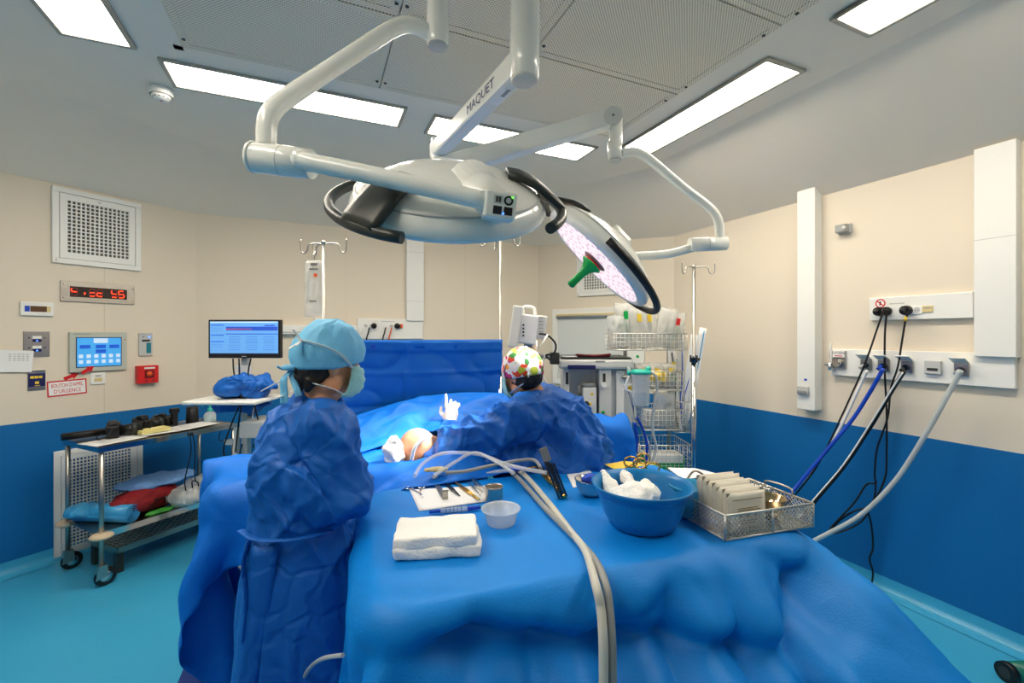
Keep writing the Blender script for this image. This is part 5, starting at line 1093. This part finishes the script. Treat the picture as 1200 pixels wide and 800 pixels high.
e = tag(MB().bb(-.02, .02, -.015, .015, 0, .11).build('flash_unit', 'black', bevel=.006), 'upright black flash unit on the trolley', 'flash'); e.location = TR(.56, .28, TT); e.rotation_euler.z = ta; MB().bb(-.03, .03, -.02, .02, .10, .14).build('flash_head', 'black', e, bevel=.006)
e = thing('carry_case', 'long black case lying across the left end of the trolley', 'case', TR(.06, .40, TT), ta-.15); MB().cyl((-.11, 0, .025), (.14, 0, .025), .024, n=16).build('tube', 'black', e); MB().cyl((.14, 0, .025), (.155, 0, .025), .026, n=16).build('cap', 'dark', e)
e = thing('notepad', 'pale yellow notepad on the trolley papers', 'notepad', TR(.36, .16, TT+.008), ta); MB().bb(-.09, .09, -.05, .05, .0, .022).build('pages', mat('pale_yellow_paper', (238, 226, 150), .7), e); MB().bb(-.092, .092, -.052, .052, .022, .024).build('cover', mat('pale_yellow_paper', (238, 226, 150), .7), e)
p = TR(.70, .30, TT); e = thing('black_cup', 'tall black plastic beaker on the trolley by the wall', 'cup', p, ta); MB().lathe([(.001, .002), (.042, 0), (.044, .004), (.040, .128), (.037, .13), (.034, .127), (.036, .01), (.001, .008)], 28).build('cup', 'black', e); MB().lathe([(.0405, .118), (.042, .122), (.0405, .126)], 28).build('rim', 'dark', e)
p = TR(.79, .22, TT); e = thing('sanitizer_bottle', 'clear pump bottle with teal dispenser on the trolley', 'bottle', p, ta)
MB().lathe([(.001, .002), (.04, 0), (.044, .006), (.044, .055), (.034, .075), (.016, .085), (.014, .095)], 28).build('bottle', 'clear', e); MB().lathe([(.001, .004), (.041, .004), (.041, .048), (.001, .048)], 28).build('gel', mat('pale_blue_gel', (150, 206, 216), .15, alpha=.8), e)
MB().lathe([(.018, .088), (.018, .108), (.008, .112), (.007, .14), (.016, .142), (.016, .155), (.001, .157)], 20).build('pump', 'teal', e); MB().tube(spline([(0, 0, .148), (-.03, .0, .148), (-.055, 0, .142), (-.06, 0, .132)], 5), .005).build('nozzle', 'teal', e)
def tcord(name, label, pts, m='black', r=.004): return tag(MB().tube(spline([TR(*p) for p in pts], 8), r).build(name, m), label, 'cord', 'black cords on the trolley')
tcord('charging_cable', 'black cord looping down from the trolley top with a coil', [(.50, -.03, .88), (.50, -.05, .75), (.46, -.05, .55), (.48, -.05, .44), (.54, -.05, .43), (.55, -.05, .50), (.51, -.05, .53), (.51, -.05, .48)])
tcord('charging_cable', 'black cord hanging straight beside the coiled one', [(.52, -.03, .88), (.53, -.045, .76), (.525, -.05, .6), (.53, -.05, .52)])
tcord('charging_cable', 'black cord snaking behind the far end of the trolley', [(.86, .2, .80), (.88, .24, .72), (1.0, .26, .70), (1.1, .22, .74), (1.05, .2, .78), (.96, .2, .72)])
# goods on the lower shelf
SZ = .3365
e = thing('film_roll', 'light blue rolled sheet at the near end of the lower shelf', 'roll', TR(.05, .30, SZ+.062), ta)
sp_ = [(.010+.052*t, t*2*PI*5) for t in np.linspace(0, 1, 90)]
a0, a1 = V((-.02, .10, 0)), V((.13, -.27, 0)); dx = (a1-a0).normalized(); sy = dx.cross(V((0, 0, 1)))
MB().grid([[a+sy*math.cos(q)*r_+V((0, 0, math.sin(q)*r_)) for a in (a0, a1)] for r_, q in sp_]).build('sheet_roll', 'lblue', e, solid=.003)
lump('blue_film', 'loose light blue wrap draped over the rolled sheet', 'wrap', TR(.05, .34, SZ+.03), (.11, .10, .045), 'lblue', .5, 9, rz=ta+.2)
e = lump('red_bag', 'dark red fabric bag on the trolley lower shelf', 'bag', TR(.34, .20, SZ+.002), (.23, .15, .085), 'redcloth', .35, 7, rz=ta+.2, vox=.01)
MB().tube(spline([(-.2, -.05, .13), (-.05, -.14, .10), (.1, -.13, .10), (.2, -.06, .12)], 6), .005).build('zip', 'black', e); MB().bb(.02, .03, -.152, -.146, .05, .10).build('zip_pull', 'chrome', e)
MB().tube(spline([(.05, -.06, .165), (.13, -.02, .185), (.2, .03, .16)], 6), .012, flat=.5).build('bag_handle', 'redcloth', e)
lump('folded_blue_cloth', 'light blue cloth lying on top of the red bag', 'cloth', TR(.42, .24, SZ+.15), (.25, .14, .032), mat('pale_blue_fabric', (112, 158, 214), .8, var=.12, bump=.3, bs=22), .8, 10, rz=ta-.15, vox=.009)
lump('green_packet', 'crumpled green packet in front of the red bag', 'packet', TR(.36, .04, SZ+.002), (.11, .035, .014), mat('green_film', (70, 168, 60), .3, bump=.5, bs=30), .7, 20, rz=ta+.05)
e = lump('plastic_bags', 'crumpled clear plastic bag of white packs at the shelf end', 'plastic bag', TR(.60, .05, SZ+.002), (.20, .12, .09), 'film', .55, 9, rz=ta+.3, vox=.01)
lump('white_pack', 'white wrapped pack slanting off the lower shelf end', 'packet', TR(.58, .02, SZ+.002), (.15, .085, .06), 'paper', .35, 9, rz=ta+.4, vox=.01)
e = tag(MB().box(0, 0, .0, .30, .16, .03).build('pale_blue_pack', mat('pale_blue_pack', (176, 206, 226), .6), bevel=.008), 'flat pale blue pack under the clear bags', 'packet'); e.location = TR(.72, .00, SZ+.017); e.rotation_euler = (0, 0, ta+.15)
MB().box(0, 0, .0155, .22, .10, .001).build('pack_label', 'paper', e)
# step stool beneath the trolley
o = thing('step_stool', 'low black step with diamond patterned metal tread under the trolley', 'step stool', TR(.12, .10, 0), ta+.04)
SW, SD, SH = .86, .32, .17; r = MB()
for q in ((0, SW, 0, .012), (0, SW, SD-.012, SD), (0, .012, 0, SD), (SW-.012, SW, 0, SD)): r.bb(*q, SH-.04, SH)
r.build('frame', 'steel', o)
for x in (.02, SW-.02):
    for y in (.02, SD-.02): MB().bb(x-.02, x+.02, y-.02, y+.02, 0, SH-.03).build('foot', 'dark', o)
MB().bb(.012, SW-.012, .012, SD-.012, SH-.03, SH-.01).build('tread_base', 'mdark', o)
m_ = mesh_panel(o, SW-.024, SD-.024, Matrix.Translation((.012, .012, SH-.008)) @ Matrix.Rotation(-PI/2, 4, 'X'), 'diamond_tread', .052, .006)
# ------------------------------------------------------------------ computer cart
p = W(286, HZ, 3.15); o = thing('computer_cart', 'computer cart with wall side monitor pole and keyboard tray', 'cart', (p.x, p.y, 0), -YAW)
pz = lambda y: CAMH-(y-HZ)*3.15/F; pxx = lambda x: (x-286)*3.15/F
MB().bb(-.022, .022, .0, .05, .1, pz(400)).build('mast', 'lgrey', o, bevel=.004); MB().bb(-.28, .20, -.22, .16, pz(469), pz(465)).build('keyboard_tray', 'white', o, bevel=.008)
MB().bb(-.25, .25, -.2, .2, .05, .1).build('base', 'grey', o, bevel=.02); MB().bb(.05, .30, -.14, .12, pz(508), pz(490)).build('side_box', 'lgrey', o, bevel=.006)
for sx in (-1, 1):
    for sy in (-1, 1): MB().cyl((sx*.22-.012, sy*.17, .03), (sx*.22+.012, sy*.17, .03), .03, n=14).build('castor', 'black', o)
MB().bb(-.05, .05, -.012, -.0, pz(440), pz(428)).build('label_plate', 'paper', o); MB().bb(-.055, -.03, -.03, 0, pz(555), pz(500)).build('power_strip', 'offwhite', o); MB().bb(-.12, -.06, -.03, 0, pz(520), pz(514)).build('clamp', 'lgrey', o)
k = thing('computer_monitor', 'black framed computer monitor showing a blue patient record', 'monitor', W(286, 397, 3.10), -YAW); k.rotation_euler.z += -.02
mw, mh = 85*3.1/F, 45*3.1/F
MB().bb(-mw/2, mw/2, 0, .04, -mh/2, mh/2).build('case', 'black', k, bevel=.004)
sc = mat('monitor_picture', (96, 158, 220), .3, es=.55, ecol=(96, 160, 226), var=.05); MB().bb(-mw*.475, mw*.475, -.0015, 0, -mh*.40, mh*.455).build('screen', sc, k)
def srect(name, x, z, w_, h_, col, es=.5): 
    m = mat('ui_%d_%d_%d' % col, col, .3, es=es, ecol=col); MB().bb(mw*(x-w_/2), mw*(x+w_/2), -.003, -.0015, mh*(z-h_/2), mh*(z+h_/2)).build(name, m, k)
srect('title_bar', .0, .435, .94, .03, (190, 214, 236)); srect('header_band', .11, .27, .72, .10, (40, 80, 190)); srect('orange_bar', -.07, .255, .36, .035, (226, 110, 50)); srect('header_tab', .36, .35, .14, .03, (40, 80, 190)); srect('blue_rule', .11, .13, .72, .02, (40, 80, 190))
for z in (.36, .1, -.07): srect('side_heading', -.37, z, .18, .03, (50, 110, 205))
for i in range(3):
    for z in (.06, .0, -.05, -.1, -.16, -.22, -.28): srect('text_line', -.13+i*.24, z, .13+.05*random.random(), .012, (70, 120, 190))
for z in (.28, .22, -.14, -.2): srect('side_text', -.37, z, .14, .012, (80, 130, 200))
srect('task_bar', 0, -.385, .95, .028, (14, 24, 60))
MB().bb(-.016, .016, -.001, 0, -mh*.46, -mh*.445).build('badge', 'lgrey', k)
MB().bb(-.02, .02, .04, .09, -.05, .05).build('mount', 'dark', k)
lump('crumpled_drape', 'crumpled dark blue drape on the keyboard tray', 'drape', W(292, 466, 3.12), (.19, .11, .075), 'gown', .8, 9, rz=-YAW, vox=.01)
lump('hanging_drape', 'dark blue cloth bunched under the keyboard tray', 'drape', W(285, 483, 3.2), (.2, .1, .05), 'gown', .8, 9, rz=-YAW, vox=.012)
e = thing('glass_jar', 'small glass jar with metal lid on the keyboard tray', 'jar', W(261, 464.5, 3.05), -YAW); MB().lathe([(.001, .001), (.022, 0), (.024, .05), (.022, .058)], 20).build('jar', 'clear', e); MB().lathe([(.022, .055), (.024, .08), (.001, .082)], 20).build('lid', 'chrome', e)
MB().lathe([(.001, .003), (.019, .003), (.019, .03), (.001, .03)], 18).build('contents', 'dark', e)
for k_, pts in enumerate(([(273, 420), (275, 440), (285, 455), (281, 470)], [(280, 420), (281, 445), (283, 470), (279, 500), (276, 530)], [(294, 420), (291, 440), (297, 470), (303, 500), (296, 525)], [(283, 470), (270, 500), (262, 530), (275, 545), (284, 520)], [(300, 470), (296, 490), (305, 505), (308, 525)])):
    tag(MB().tube(spline([W(x, y, 3.06+.02*k_) for x, y in pts], 8), .005).build('monitor_cable', ['black', 'black', 'black', 'black', 'white'][k_]), ['black cable curving down from the monitor left side', 'black cable dropping behind the tray to the power strip', 'black cable from the monitor right of the mast', 'black cable loop below the keyboard tray', 'white cable below the keyboard tray'][k_], 'cable', 'computer cart cables')
tag(MB().tube(spline([W(306, 458, 3.0), W(325, 448, 2.9), W(350, 437, 2.8)], 6), .004).build('white_lead', 'white'), 'thin white lead stretching from the cart towards the surgeon', 'cable')
# ------------------------------------------------------------------ anaesthesia machine
AD = 3.45; p = W(700, HZ, AD); o = thing('anaesthesia_machine', 'white anaesthesia machine with drawers and vaporizer by the far wall', 'medical machine', (p.x, p.y, 0), -YAW-.06)
ax = lambda x: (x-700)*AD/F; az = lambda y: CAMH-(y-HZ)*AD/F
MB().bb(ax(655), ax(741), -.05, .45, az(432), az(420)).build('top_deck', 'offwhite', o, bevel=.02); MB().bb(ax(657), ax(738), -.045, .44, az(420), az(418.5)).build('top_mat', 'dark', o)
MB().bb(ax(660), ax(667), -.02, .45, .15, az(432)).build('left_side', 'offwhite', o, bevel=.01); MB().bb(ax(702), ax(716), -.02, .45, .15, az(432)).build('centre_column', 'offwhite', o, bevel=.008); MB().bb(ax(716), ax(741), .02, .45, .15, az(432)).build('right_cabinet', 'lgrey', o, bevel=.008)
MB().bb(ax(667), ax(702), .16, .45, .15, az(432)).build('back_panel', 'white', o); MB().bb(ax(655), ax(741), 0, .5, .06, .15).build('base', 'grey', o, bevel=.02)
MB().bb(ax(660), ax(702), 0, .3, .15, az(520)).build('lower_drawers', 'offwhite', o, bevel=.008)
MB().bb(ax(665), ax(697), -.062, -.05, az(432), az(427)).build('display_strip', 'navy', o, bevel=.004); MB().bb(ax(697), ax(708), -.052, -.05, az(424), az(422)).build('logo_plate', 'grey', o)
vp = MB().bb(ax(683), ax(699), -.01, .2, az(500), az(454)).build('vaporizer', 'white', o, bevel=.008); MB().cyl((ax(690), .05, az(454)), (ax(690), .05, az(449)), .055, n=22).build('dial', 'grey', vp); MB().cyl((ax(687), -.012, az(472)), (ax(687), -.06, az(472)), .018).build('fill_port', 'dark', vp); MB().box(ax(687), -.03, az(472.5), .07, .03, .018).build('yellow_tag', 'yellow', vp); MB().bb(ax(692), ax(695), -.014, -.01, az(463), az(460)).build('yellow_label', 'yellow', vp)
MB().bb(ax(663), ax(666), -.024, -.02, az(450), az(436)).build('flow_window', 'dark', o); MB().bb(ax(706), ax(709), -.024, -.02, az(450), az(437)).build('slide_slot', 'dark', o); MB().cyl((ax(707), -.02, az(450)), (ax(707), -.05, az(450)), .02).build('slide_knob', 'white', o); MB().cyl((ax(664), -.02, az(460)), (ax(664), -.04, az(460)), .015).build('knob', 'lgrey', o)
MB().ball((ax(706), -.03, az(482)), .013).build('green_button', 'green', o); MB().cyl((ax(680), .05, az(465)), (ax(680), .05, az(453)), .012).build('valve', 'grey', o)
MB().bb(ax(722), ax(731), .0, .02, .2, az(434)).build('right_door', 'white', o, bevel=.004); MB().bb(ax(731), ax(736), -.01, .02, az(446), az(441)).build('rail_clamp', 'lgrey', o); MB().cyl((ax(728), -.02, az(441)), (ax(752), -.02, az(441)), .012).build('side_rail', 'steel', o)
e = thing('red_folder', 'dark red leather folder lying on the anaesthesia machine', 'folder', W(694, 418, AD+.05), -YAW-.03); MB().bb(-.13, .13, -.06, .06, 0, .018).build('cover', mat('dark_red_leather', (96, 20, 24), .45), e, bevel=.006); MB().tube([(-.13, -.06, .02), (0, -.06, .01), (.13, -.06, .022)], .008).build('edge_roll', mat('dark_red_leather', (96, 20, 24), .45), e)
e = tag(MB().box(0, 0, .006, .10, .08, .008).build('notes', 'paper', bevel=.002), 'small white notes beside the red folder', 'paper'); e.location = W(668, 418.4, AD+.02); e.rotation_euler.z = -YAW+.3; MB().box(0, 0, .0105, .07, .05, .0008).build('print', 'grey', e)
# patient monitor, seen from the back
k = thing('patient_monitor', 'white patient monitor turned away on its arm beside flowered cap', 'monitor', W(619, 385, 3.3), -YAW)
q = 3.3/F
f = MB(); f.M = Matrix.Rotation(math.radians(8), 4, 'Y'); f.bb(-21*q, -10*q, -.12, .12, -24*q, 24*q); f.build('front_bezel', 'offwhite', k, bevel=.01)
f = MB(); f.M = Matrix.Rotation(math.radians(8), 4, 'Y'); f.bb(-11*q, 10*q, -.09, .11, -18*q, 16*q); f.build('rear_case', 'white', k, bevel=.012)
f = MB(); f.M = Matrix.Rotation(math.radians(8), 4, 'Y'); f.bb(9*q, 20*q, -.06, .08, -10*q, 17*q); f.build('module_rack', 'offwhite', k, bevel=.008)
MB().tube(spline([(-6*q, -.02, 17*q), (-5*q, -.02, 25*q), (6*q, -.02, 24*q), (8*q, -.02, 16*q)], 5), .012).build('carry_handle', 'white', k)
for z in (4, 0, -4, -8): MB().bb(-7*q, -5*q, -.096, -.088, (z-1)*q, (z+1)*q).build('port', 'dark', k)
for z in range(5): MB().bb(12*q, 17*q, -.064, -.060, (12-4*z)*q, (12.6-4*z)*q).build('label_line', 'grey', k)
MB().bb(-.03, .03, -.02, .04, -30*q, -17*q).build('mount', 'grey', k, bevel=.004); MB().tube([(0, 0, -30*q), (8*q, 0, -31*q), (36*q, .05, -34*q)], .018).build('support_arm', 'grey', k); MB().bb(26*q, 37*q, 0, .1, -42*q, -28*q).build('arm_clamp', 'dark', k, bevel=.01)
tag(MB().tube(spline([W(632, 391, 3.22), W(642, 393, 3.2), W(651, 403, 3.2), W(649, 414, 3.2), W(640, 416, 3.25), W(645, 422, 3.25)], 7), .007).build('monitor_lead', 'black'), 'black lead looping from the patient monitor', 'cable')
tag(MB().tube(spline([W(640, 414, 3.3), W(634, 428, 3.25), W(636, 440, 3.2), W(641, 450, 3.2)], 7), .006).build('monitor_lead', 'lgrey'), 'pale lead hanging below the patient monitor', 'cable')
# suction canister and its lines
e = thing('suction_canister', 'clear suction canister with teal lid hung on the machine rail', 'canister', W(751, 475, 3.05), -YAW); q = 3.05/F
MB().lathe([(.001, .002), (9.2*q, 0), (9.8*q, .01), (10.5*q, 36*q), (10.8*q, 38*q)], 28).build('jar', mat('frosted_canister', (214, 222, 222), .2, alpha=.6), e); MB().lathe([(11.4*q, 37*q), (12*q, 38*q), (12*q, 40*q), (9*q, 42*q), (.001, 42.5*q)], 28).build('lid', 'teal', e); MB().cyl((6*q, 0, 42*q), (11*q, 0, 44*q), .014).build('spout', 'teal', e)
for z in range(6): MB().bb(-2*q, 3*q, -10.4*q, -10.2*q, (5+5*z)*q, (5.4+5*z)*q).build('scale_mark', 'grey', e)
for k_, (pts, m, r, lab) in enumerate((([(760, 435), (768, 440), (770, 455), (766, 480), (765, 505), (769, 525), (764, 540)], 'frost', .010, 'translucent hose rising from the canister lid'), ([(751, 470), (752, 500), (758, 515), (762, 530), (758, 560)], 'frost', .009, 'pale hose hanging below the canister'), ([(734, 455), (742, 480), (752, 500), (758, 520), (757, 545)], 'royal', .009, 'blue hose hanging beside the canister'), ([(731, 450), (738, 470), (745, 500), (747, 530)], 'cloud', .008, 'cream hose next to the anaesthesia machine'), ([(737, 440), (733, 455), (742, 462), (745, 490)], 'white', .007, 'thin white tube on the machine side'), ([(744, 495), (746, 515), (745, 530)], 'royal', .011, 'short thick blue hose under the machine rail'))):
    tag(MB().tube(spline([W(x, y, 3.08-.01*k_) for x, y in pts], 7), r).build('breathing_hose', m), lab, 'hose', 'hoses by the anaesthesia machine')
e = thing('flow_regulator', 'teal and white flow regulator on the machine rail', 'regulator', W(737, 440, 3.1), -YAW); MB().cyl((0, 0, -.06), (0, 0, .06), .012).build('flow_tube', 'clear', e); MB().cyl((0, 0, .0), (0, 0, .035), .013).build('teal_sleeve', 'teal', e); MB().box(0, 0, -.08, .04, .04, .05).build('valve_body', 'white', e, bevel=.004); MB().bb(-.012, .012, -.025, -.02, -.11, -.07).build('amber_tag', 'yellow', e)
# ------------------------------------------------------------------ wire basket rack
RD_ = 3.55; p = W(757, HZ, RD_); o = thing('wire_rack', 'tall wire basket rack filled with clear medical packs', 'rack', (p.x, p.y, 0), -YAW+.02); q = RD_/F
rx = lambda x: (x-757)*q; rz_ = lambda y: CAMH-(y-HZ)*q
for x in (739, 793):
    MB().bb(rx(x)-.012, rx(x)+.012, .15, .18, .05, rz_(380)).build('upright', 'steel', o)
MB().bb(rx(735), rx(797), -.15, .2, .03, .06).build('base', 'steel', o)
def basket(x0, x1, y0, y1, dep=.34, nm='basket'):
    b = MB(); X0, X1, Z0, Z1 = rx(x0), rx(x1), rz_(y1), rz_(y0); Y0, Y1 = .15-dep, .15
    for z in (Z0, Z1): b.tube([(X0, Y0, z), (X1, Y0, z), (X1, Y1, z), (X0, Y1, z)], .005, 6, closed=True)
    nz = 4; nxx = max(4, int((X1-X0)/.03)); nyy = int(dep/.04)
    for i in range(1, nz): z = Z0+(Z1-Z0)*i/nz; b.tube([(X0, Y0, z), (X1, Y0, z), (X1, Y1, z), (X0, Y1, z)], .0022, 4, closed=True)
    for i in range(nxx+1): x = X0+(X1-X0)*i/nxx; b.tube([(x, Y0, Z1), (x, Y0, Z0), (x, Y1, Z0), (x, Y1, Z1)], .0022, 4)
    for i in range(1, nyy): y = Y0+(Y1-Y0)*i/nyy; b.tube([(X0, y, Z1), (X0, y, Z0), (X1, y, Z0), (X1, y, Z1)], .0022, 4)
    b.build(nm, 'wire', o); return X0, X1, Y0, Y1, Z0
bk1 = basket(715, 794, 391, 409); bk2 = basket(741, 789, 433, 454); bk3 = basket(748, 789, 476, 498); bk4 = basket(742, 799, 515, 545); bk5 = basket(789, 806, 470, 505, .2)
dot = [('green', 'green_sticker'), ('yellow', 'yellow_sticker'), ('orange', 'orange_sticker'), ('red', 'red_sticker')]
cs, sn = math.cos(-YAW+.02), math.sin(-YAW+.02)
def RR(x, y, z): return V((p.x+x*cs-y*sn, p.y+x*sn+y*cs, z))
def bag(label, x, y, z, w_, h_, t, st=None, seed=0, rot=(0, 0, 0), name='medical_pack', grp='clear packs in the rack', m='film'):
    e = thing(name, label, 'plastic bag', RR(x, y, z), -YAW, grp); e.rotation_euler = (rot[0], rot[1], -YAW+rot[2])
    b = pillow(w_, h_, t, 12, .02, seed); b.v = [(a, b_, c+h_/2) for a, b_, c in b.v]; b.build('bag', m, e)
    c = MB()
    for i in range(5):
        s_ = seed*3.1+i; c.tube(spline([(w_*.35*math.sin(s_), 0, h_*.2), (w_*.3*math.sin(s_*2+1), t*.15, h_*(.3+.1*math.cos(s_))), (w_*.35*math.cos(s_*1.7), 0, h_*.55), (w_*.2*math.sin(s_*.7), 0, h_*(.2+.06*i))], 5), .004, 5)
    c.build('coiled_tube', ['frost', 'grey', 'green', 'cloud'][seed % 4], e)
    if st: MB().bb(-w_*.12, w_*.1, -t*.62, -t*.58, h_*.62, h_*.80).build(st[1], st[0], e)
z1 = bk1[4]
for i, (px, h_, st, lab) in enumerate(((724, .26, None, 'leftmost clear pack with dark tubing in top basket'), (735, .36, dot[0], 'clear pack with green sticker in the top basket'), (749, .33, dot[1], 'clear pack with yellow sticker in the top basket'), (762, .33, dot[1], 'clear pack right of the yellow stickered one'), (774, .32, None, 'clear pack with grey tubing in the top basket'), (786, .29, dot[3], 'clear pack with red sticker at top basket end'))):
    bag(lab, rx(px), -.03+.03*(i % 2), z1+.01, .15, h_, .11, st, i+1, (0, (.18 if i > 3 else -.1), 0))
z2 = bk2[4]
for i, px in enumerate((750, 764, 780)): bag(['left', 'middle', 'right'][i]+' yellow and white pack in the second basket', rx(px), -.05, z2+.01, .13, .19, .12, dot[1], i+8, m=['film', 'film', 'film'][i])
lump('yellow_pack', 'yellow sponge pack in the second basket', 'packet', RR(rx(770), -.08, z2+.05), (.09, .05, .045), 'yellow', .6, 14)
z3 = bk3[4]; bag('bulging clear pack in the third basket', rx(774), -.08, z3+.01, .17, .26, .13, None, 12); bag('low clear pack with coils in the third basket', rx(759), -.1, z3+.01, .14, .14, .12, None, 15)
e = thing('green_box', 'green and white carton in the bottom basket', 'box', RR(rx(772), -.05, bk4[4]+.008), -YAW); MB().bb(-.15, .15, -.09, .09, 0, .10).build('carton', 'green', e, bevel=.003); MB().bb(-.14, .14, -.092, .085, .05, .105).build('label_panel', 'white', e)
for i, (x0, y0, x1, y1, lab, m) in enumerate(((795, 505, 787, 410, 'long paper pouch with green marks in side basket', 'paper'), (799, 505, 798, 385, 'tallest clear catheter pouch in the side basket', 'film'), (796, 505, 815, 392, 'long rolled pouch leaning right out of side basket', 'paper'), (801, 500, 826, 384, 'rightmost rolled catheter pouch leaning from side basket', 'paper'), (803, 505, 796, 420, 'clear catheter pouch nearest the drip stand', 'film'))):
    a, b = W(x0, y0, RD_-.05+.02*i), W(x1, y1, RD_-.05+.02*i); e = thing('catheter_pouch', lab, 'pouch', a, group='catheter pouches'); d = b-a; s_ = d.cross(c3(0, 1, 0)).normalized()*.032; nn = s_.cross(d).normalized()
    G = []
    for t in np.linspace(0, 1, 14):
        cu = .02*t*t; G.append([d*t+s_*u*(1-.2*abs(t-.5))+nn*(.012*(1-u*u)+.015*math.sin(t*4+i)+cu*u*u) for u in np.linspace(-1, 1, 7)])
    MB().grid(G).build('pouch', m, e, solid=.004); MB().tube(spline([d*.02, d*.3+s_*.3, d*.6-s_*.3, d*.97], 6), .004, 6).build('catheter', ['black', 'royal', 'royal', 'lblue', 'black'][i], e)
    if i in (0,): MB().box(*(d*.8-nn*.02), .03, .004, .07).build('yellow_mark', 'yellow', e); MB().box(*(d*.65-nn*.02), .02, .004, .03).build('green_mark', 'green', e)

for o_ in list(C.objects):
    if o_.parent and o_.name.split('.')[0] in ('print', 'barcode', 'vent_slots'): o_['kind'] = 'stuff'
